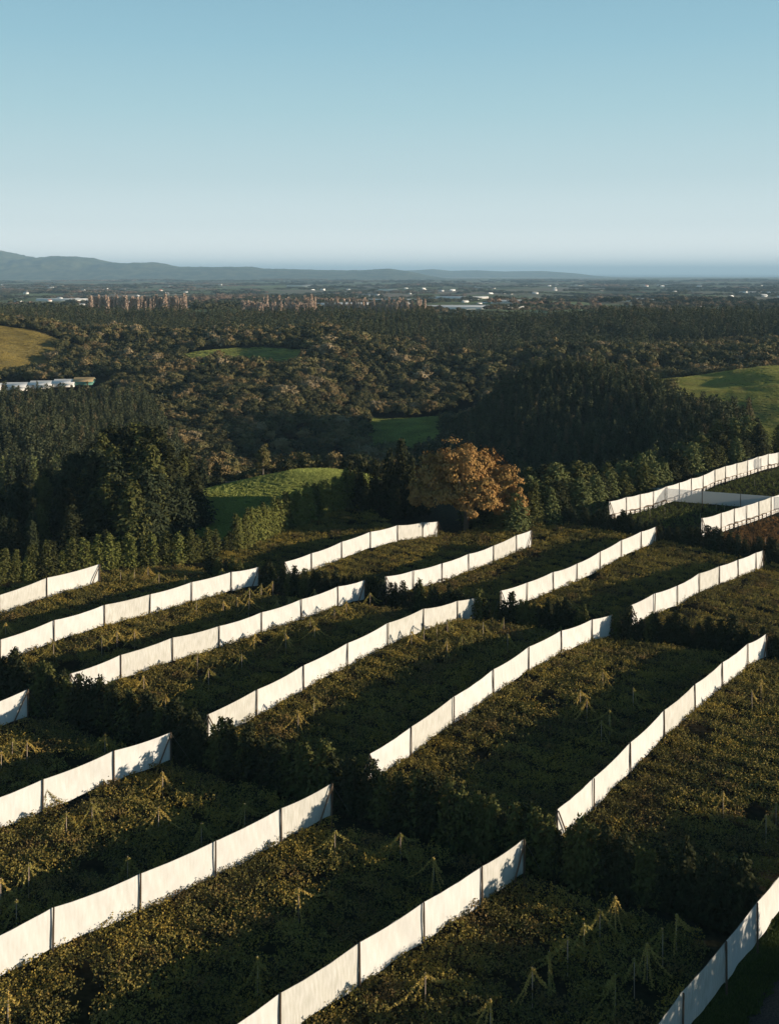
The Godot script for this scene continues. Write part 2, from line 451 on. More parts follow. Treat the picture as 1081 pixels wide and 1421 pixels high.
func build_ground() -> void:
	var xs := PackedFloat32Array()
	var side := PackedFloat32Array()
	var x := 0.0
	var step := 6.0
	while x < 45000.0:
		side.append(x)
		if x > 270.0: step *= 1.055
		x += step
	for i in range(side.size() - 1, 0, -1): xs.append(-side[i])
	xs.append_array(side)
	var ds := PackedFloat32Array()
	var d := -160.0
	step = 10.0
	while d < 26000.0:
		ds.append(d)
		if d < 60.0: step = 10.0
		elif d < 480.0: step = 5.0
		elif d < 1100.0: step = 8.0
		else: step *= 1.035
		d += step
	var nx := xs.size()
	var v := PackedVector3Array()
	var c := PackedColorArray()
	var nn := PackedVector3Array()
	var idx := PackedInt32Array()
	for j in ds.size():
		for i in nx:
			var h := land(xs[i], ds[j])
			v.append(Vector3(xs[i], h, -ds[j]))
			var e := 4.0
			if ds[j] < 1700.0 and absf(xs[i]) < 800.0:
				nn.append(Vector3(-(land(xs[i] + e, ds[j]) - h) / e, 1.0, (land(xs[i], ds[j] + e) - h) / e).normalized())
			else:
				nn.append(Vector3.UP)
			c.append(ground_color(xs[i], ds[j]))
	for j in ds.size() - 1:
		for i in nx - 1:
			var k := j * nx + i
			idx.append_array([k, k + nx, k + 1, k + 1, k + nx, k + nx + 1])
	var a := []
	a.resize(Mesh.ARRAY_MAX)
	a[Mesh.ARRAY_VERTEX] = v
	a[Mesh.ARRAY_NORMAL] = nn
	a[Mesh.ARRAY_COLOR] = c
	a[Mesh.ARRAY_INDEX] = idx
	var m := ArrayMesh.new()
	m.add_surface_from_arrays(Mesh.PRIMITIVE_TRIANGLES, a)
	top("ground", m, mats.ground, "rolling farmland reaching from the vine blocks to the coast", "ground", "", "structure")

func ridge_mesh(profile: Array, depth: float, dist: float, rows: int, seed_value: int, detail: float, cols: int) -> ArrayMesh:
	var n := FastNoiseLite.new()
	n.seed = seed_value
	n.frequency = 0.0011 * 14000.0 / dist
	n.fractal_octaves = 5
	n.fractal_type = FastNoiseLite.FRACTAL_RIDGED
	var v := PackedVector3Array()
	var c := PackedColorArray()
	var x0: float = profile[0]
	var x1: float = profile[profile.size() - 2]
	for j in rows:
		var t := float(j) / (rows - 1)
		var along := sin(clampf(t * 1.35, 0.0, 1.0) * PI * 0.5) if t < 0.74 else cos((t - 0.74) / 0.26 * PI * 0.5)
		for i in cols:
			var x := lerpf(x0, x1, float(i) / (cols - 1))
			var k := 0
			while k < profile.size() - 4 and profile[k + 2] < x: k += 2
			var h := lerpf(profile[k + 1], profile[k + 3], clampf((x - profile[k]) / (profile[k + 2] - profile[k]), 0.0, 1.0))
			var dd := dist - depth * 0.74 + depth * t
			var e := n.get_noise_2d(x, dd)
			var y := -20.0 + (h + 20.0) * along * (1.0 + e * detail * (1.0 - along * 0.8)) + n.get_noise_2d(x * 7.0, dd * 7.0) * detail * 14.0 * along
			v.append(Vector3(x, y, -dd))
			var g := n.get_noise_2d(x * 2.3 + 900.0, dd * 2.3)
			c.append(Color(0.045, 0.055, 0.030).lerp(Color(0.13, 0.13, 0.06), clampf(g * 1.3 - 0.1, 0.0, 1.0)))
	var st := SurfaceTool.new()
	st.begin(Mesh.PRIMITIVE_TRIANGLES)
	for i in v.size():
		st.set_color(c[i])
		st.add_vertex(v[i])
	for j in rows - 1:
		for i in cols - 1:
			var k := j * cols + i
			for q in [k, k + cols, k + 1, k + 1, k + cols, k + cols + 1]: st.add_index(q)
	st.generate_normals()
	return st.commit()

func build_far_land() -> void:
	var p := []
	for q in [[-160, 31], [0, 29], [25, 25], [50, 18], [80, 21], [130, 20], [155, 13], [180, 12.5], [210, 14], [250, 8], [300, 7], [345, 8], [370, 5], [430, 4], [470, 3], [505, 3], [540, 5], [565, 2], [600, -5], [640, -9.6]]:
		p.append((q[0] - 540.5) * 14.0)
		p.append(EYE + q[1] * 14.0)
	top("hills", ridge_mesh(p, 5000.0, 21000.0, 40, 4, 0.62, 420), mats.hills, "blue wooded hill range beyond the plain", "hills", "", "structure")
	p = []
	for q in [[330, -6], [400, 2], [450, 4], [490, 2], [545, 2.5], [580, 4], [600, 5.5], [625, 3], [660, 4], [700, 2], [750, 3], [790, 0], [830, -6]]:
		p.append((q[0] - 540.5) * 20.0)
		p.append(EYE + q[1] * 20.0)
	top("mountains", ridge_mesh(p, 5000.0, 30000.0, 14, 8, 0.2, 160), mats.hills, "faint pale mountain outline on the horizon", "mountains", "", "structure")
	var s := PlaneMesh.new()
	s.size = Vector2(150000, 70000)
	var o := top("sea", s, mats.sea, "thin grey blue strip of sea below the horizon", "sea", "", "structure")
	o.position = Vector3(0, -21.5, -25500 - 35000)

# ---------------------------------------------------------------- leaf shapes
func leaf(v: PackedVector3Array, c: PackedColorArray, p: Vector3, dir: Vector3, side: Vector3, length: float, width: float, col: Color) -> void:
	var q := p + dir * length
	var m := p + dir * length * 0.45
	var s := side * width * 0.5
	v.append(p)
	v.append(m + s)
	v.append(q)
	v.append(p)
	v.append(q)
	v.append(m - s)
	for k in 6: c.append(col)

func dir_random(r: RandomNumberGenerator) -> Vector3:
	var z := r.randf_range(-1, 1)
	var a := r.randf() * TAU
	var s := sqrt(1.0 - z * z)
	return Vector3(s * cos(a), z, s * sin(a))

func conifer(h: float, rad: float, levels: int, branches: int, leaves: int, leaf_len: float, seed_value: int, fullness := 0.8, droop := 0.25, low := 0.04) -> ArrayMesh:
	# whorls of boughs, each carrying flat sprays
	var r := rnd(seed_value)
	var v := PackedVector3Array()
	var c := PackedColorArray()
	for l in levels:
		var t := low + (1.0 - low) * (l + r.randf() * 0.7) / levels
		var reach := rad * pow(1.0 - t, fullness) * (1.0 if t > 0.12 else 0.6 + t * 3.0) + 0.06 * rad
		var nb := maxi(3, int(branches * (0.35 + 0.65 * (1.0 - t))))
		for b in nb:
			var a := TAU * (b + r.randf() * 0.9) / nb + l * 1.3
			var out := Vector3(cos(a), 0, sin(a))
			var len_b := reach * r.randf_range(0.62, 1.12)
			var y0 := t * h
			for k in leaves:
				var u := pow((k + r.randf()) / leaves, 0.65)
				var p := out * len_b * u + Vector3(0, y0 - droop * len_b * u * u + 0.10 * len_b * u, 0)
				p += dir_random(r) * leaf_len * 0.35
				var nrm := (out * 0.75 + Vector3(0, r.randf_range(0.0, 0.8), 0) + dir_random(r) * 0.6).normalized()
				var dir := (Vector3(0, r.randf_range(-1.0, 0.6), 0) + out * 0.5 + dir_random(r) * 0.6)
				dir = (dir - nrm * dir.dot(nrm)).normalized()
				var side := nrm.cross(dir)
				var s := leaf_len * r.randf_range(0.7, 1.3) * (0.65 + 0.35 * (1.0 - t))
				var tone := r.randf_range(0.7, 1.3)
				leaf(v, c, p, dir, side, s, s * 0.5, Color(tone * r.randf_range(0.92, 1.1), tone, tone * 0.95))
	for k in 5:
		var dir := (Vector3.UP + dir_random(r) * 0.25).normalized()
		leaf(v, c, Vector3(0, h * 0.955, 0), dir, dir.cross(dir_random(r)).normalized(), h * 0.05, leaf_len * 0.4, Color(1, 1, 1))
	return soup(v, c)

func broadleaf(h: float, rad: float, clumps: int, leaves: int, leaf_len: float, seed_value: int, low := 0.25, lump := 0.33) -> ArrayMesh:
	var v := PackedVector3Array()
	var c := PackedColorArray()
	add_crown(v, c, Vector3.ZERO, h, rad, clumps, leaves, leaf_len, seed_value, low, lump)
	return soup(v, c)

func add_crown(v: PackedVector3Array, c: PackedColorArray, shift: Vector3, h: float, rad: float, clumps: int, leaves: int, leaf_len: float, seed_value: int, low := 0.25, lump := 0.33) -> void:
	# clumps of leaves spread over an uneven crown
	var r := rnd(seed_value)
	var mid := h * (low + (1.0 - low) * 0.5)
	var half := h * (1.0 - low) * 0.5
	for k in clumps:
		var d := dir_random(r)
		if d.y < -0.55: d.y *= -0.6
		var shell := r.randf_range(0.45, 1.0)
		var wob := 0.82 + 0.36 * sin(d.x * 3.1 + seed_value) * cos(d.z * 2.7 + d.y * 2.0 + seed_value * 0.7)
		var p := Vector3(d.x * rad * shell * wob, mid + d.y * half * shell * wob, d.z * rad * shell * wob)
		var cr := rad * lump * r.randf_range(0.6, 1.15)
		var tone := r.randf_range(0.75, 1.25)
		var warm := r.randf_range(0.9, 1.15)
		for q in leaves:
			var e := dir_random(r)
			if e.y < -0.3: e.y *= -0.4
			var pos := p + e * cr * pow(r.randf(), 0.4) * Vector3(1, 0.75, 1)
			var nrm := (e * 0.9 + d * 0.5 + dir_random(r) * 0.55).normalized()
			var dir := nrm.cross(dir_random(r)).normalized()
			var side := nrm.cross(dir)
			var s := leaf_len * r.randf_range(0.65, 1.35)
			var tn := tone * r.randf_range(0.75, 1.25)
			leaf(v, c, shift + pos, dir, side, s, s * 0.62, Color(tn * warm, tn, tn * 0.9))

func tube(pts: Array, radii: Array, sides := 7) -> ArrayMesh:
	var st := SurfaceTool.new()
	st.begin(Mesh.PRIMITIVE_TRIANGLES)
	add_tube(st, pts, radii, sides)
	st.generate_normals()
	return st.commit()

func add_tube(st: SurfaceTool, pts: Array, radii: Array, sides := 7) -> void:
	for i in pts.size() - 1:
		var a: Vector3 = pts[i]
		var b: Vector3 = pts[i + 1]
		var d := (b - a).normalized()
		var u := d.cross(Vector3(0.31, 0.2, 0.93)).normalized()
		var w := d.cross(u)
		for k in sides:
			var t0 := TAU * k / sides
			var t1 := TAU * (k + 1) / sides
			var e0 := u * cos(t0) + w * sin(t0)
			var e1 := u * cos(t1) + w * sin(t1)
			var ra: float = radii[i]
			var rb: float = radii[i + 1]
			for q in [a + e0 * ra, b + e1 * rb, b + e0 * rb, a + e0 * ra, a + e1 * ra, b + e1 * rb]: st.add_vertex(q)

func box(st: SurfaceTool, lo: Vector3, hi: Vector3) -> void:
	var p := []
	for k in 8: p.append(Vector3(hi.x if k & 1 else lo.x, hi.y if k & 2 else lo.y, hi.z if k & 4 else lo.z))
	for f in [[0, 2, 3, 1], [4, 5, 7, 6], [0, 4, 6, 2], [1, 3, 7, 5], [2, 6, 7, 3], [0, 1, 5, 4]]:
		for q in [f[0], f[1], f[2], f[0], f[2], f[3]]: st.add_vertex(p[q])

func box_mesh(lo: Vector3, hi: Vector3) -> ArrayMesh:
	var st := SurfaceTool.new()
	st.begin(Mesh.PRIMITIVE_TRIANGLES)
	box(st, lo, hi)
	st.generate_normals()
	return st.commit()

var S := {}

func build_shapes() -> void:
	# unit shapes, one metre tall where they are scaled
	S.hedge = []
	for k in 5: S.hedge.append(conifer(6.5, 2.05, 28, 10, 8, 0.64, 40 + k, [0.5, 0.8, 0.62, 0.9, 0.7][k], 0.12, 0.0))
	S.cypress = []
	for k in 4: S.cypress.append(conifer(12.0, 2.2, 36, 10, 8, 0.85, 60 + k, [0.5, 0.6, 0.45, 0.7][k], -0.15, 0.0))
	S.tall = []
	for k in 5: S.tall.append(conifer(20.0, 5.4, 34, 12, 11, 1.35, 80 + k, 0.62, 0.2, 0.02))
	S.belt = []
	for k in 4: S.belt.append(conifer(20.0, 5.2, 36, 12, 11, 1.35, 90 + k, [0.42, 0.5, 0.38, 0.55][k], 0.15, 0.0))
	S.pine = []
	for k in 4: S.pine.append(conifer(18.0, 3.0, 20, 8, 6, 1.4, 100 + k, 0.75, 0.1, 0.12))
	S.far_pine = []
	for k in 3: S.far_pine.append(conifer(18.0, 2.9, 11, 6, 3, 2.1, 120 + k, 0.75, 0.1, 0.15))
	S.bush = []
	for k in 6: S.bush.append(broadleaf(9.0, 4.6, 40, 40, 0.8, 140 + k, 0.05, 0.36))
	S.far_bush = []
	for k in 3: S.far_bush.append(broadleaf(9.0, 4.6, 18, 20, 1.4, 160 + k, 0.05, 0.45))
	S.trunk = tube([Vector3(0, -0.03, 0), Vector3(0.004, 0.35, 0.003), Vector3(0, 0.9, 0)], [0.016, 0.011, 0.002], 6)
	S.post = tube([Vector3(0, -0.06, 0), Vector3(0, 0.985, 0), Vector3(0, 1.0, 0)], [1.0, 0.82, 0.70], 10)
	S.poplar = []
	for k in 3:
		var r := rnd(180 + k)
		var v := PackedVector3Array()
		var c := PackedColorArray()
		for i in 420:
			var t := r.randf_range(0.06, 1.0)
			var a := r.randf() * TAU
			var rr := 1.7 * pow(1.0 - t, 0.5) * minf(1.0, t * 5.0) * r.randf()
			var p := Vector3(cos(a) * rr, t * 25.0, sin(a) * rr)
			var dir := (Vector3.UP + Vector3(cos(a), 0, sin(a)) * 0.25 + dir_random(r) * 0.15).normalized()
			var tone := r.randf_range(0.7, 1.25)
			leaf(v, c, p, dir, dir.cross(dir_random(r)).normalized(), r.randf_range(1.5, 3.2), 0.6, Color(tone, tone, tone))
		S.poplar.append(soup(v, c))

func tree(called: String, crown: Mesh, crown_mat: Material, native_h: float, h: float, width: float, p: Vector3, yaw: float, label: String, group: String, bark := "bark", category := "tree") -> Node3D:
	var o := base(called, p, label, category, group, yaw)
	part("trunk", S.trunk, mats[bark], o, Transform3D(Basis.from_scale(Vector3(h, h, h)), Vector3.ZERO))
	var s := h / native_h
	part("crown", crown, crown_mat, o, Transform3D(Basis.from_scale(Vector3(s * width, s, s * width)), Vector3.ZERO))
	return o

# ---------------------------------------------------------------- windbreaks
func build_fences() -> void:
	var r := rnd(301)
	for f in FENCES:
		var a: Array = f[4]
		var n := a.size() / 3
		var young: bool = f[0] == "V"
		var o := base("windbreak_fence", Vector3(a[0], a[1], -a[2]), f[1], "windbreak", "white windbreak cloths between the vine blocks")
		var org := o.position
		var tops := []
		var feet := []
		for i in n:
			var p := Vector3(a[i * 3], a[i * 3 + 1], -a[i * 3 + 2]) - org
			feet.append(p)
			tops.append(p + Vector3(0, 6.2, 0))
		for i in n:
			var d: Vector3 = (feet[mini(i + 1, n - 1)] - feet[maxi(i - 1, 0)]).normalized()
			var front := Vector3(-d.z, 0, d.x)
			if front.dot(Vector3(0.8, 0, 0.6)) < 0.0: front = -front
			var lean := Basis(Vector3(r.randf_range(-1, 1), 0, r.randf_range(-1, 1)).normalized(), deg_to_rad(r.randf_range(0.0, 1.2)))
			part("post", S.post, mats.timber, o, Transform3D(lean * Basis.from_scale(Vector3(0.13, 6.35, 0.13)), feet[i] + front * 0.2))
		for i in n - 1:
			var A: Vector3 = tops[i]
			var B: Vector3 = tops[i + 1]
			var d := B - A
			d.y = 0
			var length := d.length()
			d /= length
			var front := Vector3(-d.z, 0, d.x)
			if front.dot(Vector3(0.8, 0, 0.6)) < 0.0: front = -front
			var sag := length * r.randf_range(0.013, 0.025)
			var hem := 1.55 if not young else 1.75
			var billow := r.randf_range(-0.28, 0.12)
			var ph := r.randf() * TAU
			var cols := 14
			var rows := 6
			var st := SurfaceTool.new()
			st.begin(Mesh.PRIMITIVE_TRIANGLES)
			st.set_smooth_group(0)
			for j in rows + 1:
				for k in cols + 1:
					var s := float(k) / cols
					var t := float(j) / rows
					var up := A.lerp(B, s)
					up.y -= sag * 4.0 * s * (1.0 - s)
					var lowp := (feet[i] as Vector3).lerp(feet[i + 1], s)
					lowp.y += hem + 0.12 * sin(s * 9.0 + ph) + 0.10 * sin(s * 3.0 + ph * 2.0)
					var p := lowp.lerp(up, t)
					p += front * (billow * sin(s * PI) * (0.3 + sin(t * PI)) + 0.035 * sin(s * 19.0 + t * 5.0 + ph))
					st.add_vertex(p)
			for j in rows:
				for k in cols:
					var q := j * (cols + 1) + k
					for e in [q, q + cols + 1, q + 1, q + 1, q + cols + 1, q + cols + 2]: st.add_index(e)
			st.generate_normals()
			part("cloth_panel", st.commit(), mats["cloth%d" % [0, 0, 1, 2, 2][r.randi() % 5]], o)
			var wire_pts := []
			for k in 9:
				var s := k / 8.0
				var q := A.lerp(B, s)
				q.y -= sag * 4.0 * s * (1.0 - s) - 0.02
				wire_pts.append(q)
			part("top_wire", tube(wire_pts, [0.02, 0.02, 0.02, 0.02, 0.02, 0.02, 0.02, 0.02, 0.02], 5), mats.wire, o)
			if young:
				for hgt in [1.6, 0.75]:
					part("rail", tube([feet[i] + Vector3(0, hgt, 0) + front * 0.1, feet[i + 1] + Vector3(0, hgt, 0) + front * 0.1], [0.07, 0.07], 6), mats.pale_pole, o)
				for q in 3:
					var s := 0.03 + q * 0.32 + r.randf() * 0.02
					var w := r.randf_range(0.22, 0.29)
					var p0 := (feet[i] as Vector3).lerp(feet[i + 1], s)
					var p1 := (feet[i] as Vector3).lerp(feet[i + 1], s + w)
					var h0 := 0.2
					var h1 := r.randf_range(1.2, 1.65)
					part("skirt_cloth", soup(PackedVector3Array([p0 + Vector3(0, h0, 0), p0 + Vector3(0, h1, 0), p1 + Vector3(0, h1 - 0.1, 0), p0 + Vector3(0, h0, 0), p1 + Vector3(0, h1 - 0.1, 0), p1 + Vector3(0, h0, 0)])), mats.cloth0, o)
		# diagonal braces at the free ends
		for e in 2:
			if f[2 + e] == 0: continue
			var i := 0 if e == 0 else n - 1
			var j := 1 if e == 0 else n - 2
			var d: Vector3 = feet[j] - feet[i]
			d.y = 0
			d = d.normalized()
			var front := Vector3(-d.z, 0, d.x)
			if front.dot(Vector3(0.8, 0, 0.6)) < 0.0: front = -front
			part("brace", tube([tops[i] + front * 0.32 + Vector3(0, -0.1, 0), feet[i] + d * 3.4 + front * 0.42 + Vector3(0, 0.1, 0)], [0.11, 0.13], 8), mats.timber, o)
			part("stay_wire", tube([tops[i] + front * 0.2, feet[i] - d * 4.2 + front * 0.2], [0.025, 0.025], 5), mats.wire, o)

func near_fence(x: float, d: float) -> float:
	var best := 1e9
	var p := Vector2(x, d)
	for f in FENCES:
		var a: Array = f[4]
		var n := a.size()
		var q := Geometry2D.get_closest_point_to_segment(p, Vector2(a[0], a[2]), Vector2(a[n - 3], a[n - 1]))
		best = minf(best, q.distance_to(p))
	return best

# ---------------------------------------------------------------- vines
func vine_patch(seed_value: int, count: int, shoots: int, size := 1.35) -> ArrayMesh:
	var r := rnd(seed_value)
	var v := PackedVector3Array()
	var c := PackedColorArray()
	for k in count:
		var a := r.randf() * TAU
		var rr := size * sqrt(r.randf())
		var p := Vector3(cos(a) * rr, r.randfn(0.0, 0.13) - 0.05 * rr, sin(a) * rr)
		var dir := Vector3(r.randf_range(-1, 1), r.randf_range(-0.7, 0.6), r.randf_range(-1, 1)).normalized()
		var nrm := (Vector3.UP + dir_random(r) * 1.3).normalized()
		var side := dir.cross(nrm).normalized()
		var s := r.randf_range(0.15, 0.31)
		var tone := r.randf_range(0.6, 1.35)
		leaf(v, c, p, dir, side, s, s * 0.9, Color(tone * r.randf_range(0.9, 1.2), tone, tone * r.randf_range(0.7, 1.0)))
	for k in shoots:
		var a := r.randf() * TAU
		var rr := size * 0.8 * sqrt(r.randf())
		var p := Vector3(cos(a) * rr, 0.05, sin(a) * rr)
		var bend := Vector3(r.randf_range(-1, 1), 0, r.randf_range(-1, 1)) * 0.6
		for q in 7:
			var t := q / 6.0
			var pos := p + Vector3(0, 0.62 * t, 0) + bend * t * t
			var dir := (dir_random(r) + Vector3(0, 0.2, 0)).normalized()
			var tone := r.randf_range(0.8, 1.4)
			leaf(v, c, pos, dir, dir.cross(dir_random(r)).normalized(), 0.24, 0.19, Color(tone * 1.05, tone, tone * 0.8))
	return soup(v, c)

func vine_tint(x: float, d: float, r: RandomNumberGenerator) -> Color:
	var n := rough.get_noise_2d(x * 5.0 + 300.0, d * 5.0) * 1.5 + r.randfn(0.0, 0.28)
	var m := rough.get_noise_2d(x * 9.0, d * 9.0 + 700.0) * 1.4 + r.randfn(0.0, 0.25)
	var c := Color(0.122, 0.108, 0.036)
	c = c.lerp(Color(0.24, 0.195, 0.055), clampf(0.5 + n, 0.0, 1.0))
	if m > 0.22: c = c.lerp(Color(0.36, 0.25, 0.05), clampf((m - 0.22) * 1.3, 0.0, 0.6))
	elif m < -0.35: c = c.lerp(Color(0.19, 0.115, 0.05), clampf((-m - 0.35) * 1.8, 0.0, 0.7))
	return c

func build_canopies() -> void:
	var patches := []
	for k in 5: patches.append(vine_patch(400 + k, 100, 1 + k % 3))
	var blocks := [
		["lower", [-150, 246, -120, 229, 38, 130, 33, 118, -14, 60, -150, 60], "autumn tinted kiwifruit canopy of the lower block below the long conifer hedge"],
		["middle", [-135, 250, 44, 139, 52, 137, 108, 208, 78, 221, -38, 271, -44, 288, -58, 292, -100, 274, -135, 262], "kiwifruit canopy of the middle block between the two conifer hedges"],
		["upper", [-50, 306, -40, 288, -30, 284, 55, 248, 108, 224, 140, 252, 132, 282, 100, 300, 60, 336, 30, 341, 20, 330, 2, 340, -9, 368, -20, 360, -40, 318], "kiwifruit canopy of the upper block in front of the russet tree"]]
	for b in blocks:
		var r := rnd(hash(b[0]) % 100000)
		var p := outline(b[1])
		var lists := [[], [], [], [], []]
		var tints := [PackedColorArray(), PackedColorArray(), PackedColorArray(), PackedColorArray(), PackedColorArray()]
		var step := 1.62 if b[0] != "upper" else 1.8
		var lo := Vector2(1e9, 1e9)
		var hi := -lo
		for q in p:
			lo = lo.min(q)
			hi = hi.max(q)
		var y := lo.y
		while y < hi.y:
			var x := maxf(lo.x, -0.41 * y - 8.0)
			while x < minf(hi.x, 0.41 * y + 8.0):
				var px := x + r.randf_range(-0.7, 0.7)
				var py := y + r.randf_range(-0.7, 0.7)
				x += step
				if not inside(p, px, py): continue
				if rough.get_noise_2d(px * 6.0 + 50.0, py * 6.0) < -0.42: continue
				var k := r.randi() % 5
				var hgt := 1.75 + 0.26 * sin((px * 0.63 + py * 0.777) * TAU / 4.6) + fine.get_noise_2d(px * 0.9, py * 0.9) * 0.5 + fine.get_noise_2d(px * 3.0, py * 3.0) * 0.25
				var t := Transform3D(Basis(Vector3.UP, r.randf() * TAU) * Basis(Vector3.RIGHT, r.randfn(0.0, 0.16)), at(px, py, hgt))
				lists[k].append(t)
				tints[k].append(vine_tint(px, py, r))
			y += step
		var o := Node3D.new()
		o.name = numbered("vine_canopy")
		add_child(o)
		tag(o, b[2], "vines", "", "stuff")
		for k in 5: scatter("leaves", patches[k], mats.leaf, lists[k], tints[k], o)

func strand_mesh(reach: float, height: float, seed_value: int, leafy: float) -> ArrayMesh:
	var r := rnd(seed_value)
	var v := PackedVector3Array()
	var c := PackedColorArray()
	var n := int(115 * leafy)
	for k in n:
		var t := pow((k + r.randf()) / n, 1.15)
		var p := Vector3(reach * t, height * (1.0 - t) - 0.45 * sin(t * PI) * (0.5 + reach * 0.15), 0.0)
		p += dir_random(r) * (0.03 + 0.13 * r.randf() * r.randf())
		var dir := (dir_random(r) + Vector3(0.3, -0.5, 0)).normalized()
		var tone := r.randf_range(0.65, 1.4)
		var s := r.randf_range(0.12, 0.25)
		leaf(v, c, p, dir, dir.cross(dir_random(r)).normalized(), s, s * 0.7, Color(tone * r.randf_range(0.95, 1.15), tone, tone * 0.8))
	var last := Vector3(0, height, 0)
	for k in range(1, 9):
		var t := k / 8.0
		var p := Vector3(reach * t, height * (1.0 - t) - 0.45 * sin(t * PI) * (0.5 + reach * 0.15), 0.0)
		var u := Vector3(0, 0.03, 0)
		var w := Vector3(0, 0, 0.03)
		for e in [u, w]:
			for q in [last - e, last + e, p + e, last - e, p + e, p - e]:
				v.append(q)
				c.append(Color(0.8, 0.65, 0.6))
		last = p
	return soup(v, c)

func build_teepees() -> void:
	var strands := []
	for k in 7: strands.append(strand_mesh(1.6 + k * 0.42, 2.75, 500 + k, 0.8 + 0.12 * k))
	var r := rnd(77)
	for i in range(0, TEEPEES.size(), 2):
		var x: float = TEEPEES[i]
		var d: float = TEEPEES[i + 1]
		var block := "lower" if d < 205.0 - x * 0.62 - 42.0 else "middle" if d < 262.0 - x * 0.46 else "upper"
		var strip: String = ORDINAL[clampi(int((d * 0.629 - x * 0.777 - 47.0) / 31.0), 0, 7)]
		var o := base("vine_teepee", at(x, d), "leafy vine strings tented from a pole, %s vine block, %s strip from the track" % [block, strip], "vine support", "strung vine poles of the %s block in the %s strip" % [block, strip], r.randf_range(-0.25, 0.25))
		var s := r.randf_range(0.86, 1.14)
		part("pole", S.post, mats.pale_pole, o, Transform3D(Basis.from_scale(Vector3(0.055, 4.55, 0.055)), Vector3.ZERO))
		var n := r.randi_range(4, 7)
		var m: Material = mats.vine_gold if r.randf() < 0.4 else mats.vine
		for k in n:
			var yaw := (deg_to_rad(51.0) if r.randf() < 0.5 else deg_to_rad(231.0)) + r.randfn(0.0, 0.55)
			if k > 3: yaw = r.randf() * TAU
			part("vine_strand", strands[r.randi() % 7], m, o, Transform3D(Basis(Vector3.UP, yaw) * Basis.from_scale(Vector3(s, r.randf_range(0.97, 1.0), 1.0)), Vector3(0, 1.72, 0)))

# ---------------------------------------------------------------- hedges and stands of trees
const ORDINAL = ["first", "second", "third", "fourth", "fifth", "sixth", "seventh", "eighth"]

func span_words(x: float, ends: Array) -> String:
	# which windbreak starts a hedge tree stands between
	if x > ends[0]: return "beyond the %s windbreak" % ORDINAL[0]
	for k in ends.size() - 1:
		if x > ends[k + 1]: return "between the %s and %s windbreaks" % [ORDINAL[k], ORDINAL[k + 1]]
	return "past the %s windbreak" % ORDINAL[ends.size() - 1]

func hedge_line(line: Array, spacing: float, h0: float, h1: float, shapes: Array, native: float, materials: Array, label: String, group: String, seed_value: int, width := 1.0, called := "hedge_conifer", ends := []) -> void:
	var r := rnd(seed_value)
	var carry := 0.0
	for i in range(0, line.size() - 2, 2):
		var a := Vector2(line[i], line[i + 1])
		var b := Vector2(line[i + 2], line[i + 3])
		var l := a.distance_to(b)
		var s := carry
		while s < l:
			var p := a.lerp(b, s / l) + Vector2(r.randf_range(-0.7, 0.7), r.randf_range(-0.7, 0.7))
			var h := lerpf(h0, h1, r.randf()) * (1.12 if r.randf() < 0.12 else 1.0)
			var lab := label
			if not ends.is_empty(): lab = label % span_words(p.x, ends)
			tree(called, shapes[r.randi() % shapes.size()], mats[materials[r.randi() % materials.size()]], native, h, width * r.randf_range(0.9, 1.2), at(p.x, p.y), r.randf() * TAU, lab, group if ends.is_empty() else group + " " + span_words(p.x, ends))
			s += spacing * r.randf_range(0.8, 1.2)
		carry = s - l

func build_hedges() -> void:
	hedge_line([-88, 215, 44.5, 133.5], 1.7, 6.2, 9.2, S.hedge, 6.5, ["cypress", "cypress", "cypress_olive"], "dark conifer in the lower hedge %s of the middle block", "lower hedge conifers", 601, 1.0, "hedge_conifer", [23, -3, -31, -59.5])
	hedge_line([-47, 285, -30, 277.5, -3.5, 265, 24, 252, 51.5, 240, 108, 215], 2.1, 4.8, 7.8, S.hedge, 6.5, ["cypress", "cypress", "cypress_olive"], "dark conifer in the upper hedge %s counted from the east", "upper hedge conifers", 602, 1.05, "hedge_conifer", [54, 26, -1, -27])
	hedge_line([56, 346, 92, 316, 140, 280], 2.3, 4.5, 7.5, S.hedge, 6.5, ["cypress", "cypress", "pine"], "dark conifer in the hedge below the closely posted windbreaks", "conifers below the far windbreaks", 603, 1.2)
	hedge_line([-112, 276, -79, 294, -58, 301, -44, 310], 1.5, 6.0, 10.5, S.cypress, 12.0, ["cypress", "cypress_olive", "hedge_light"], "young slender conifer lining the foot of the dark conifer stand", "slender conifers at the foot of the stand", 604, 1.45)
	hedge_line([-44, 310, -24, 356, -11, 380], 1.25, 9.0, 12.5, S.cypress, 12.0, ["hedge_light", "hedge_light", "cypress_olive"], "light green slender cypress in the tall hedge beside the near paddock", "tall light green hedge by the paddock", 605, 1.15)

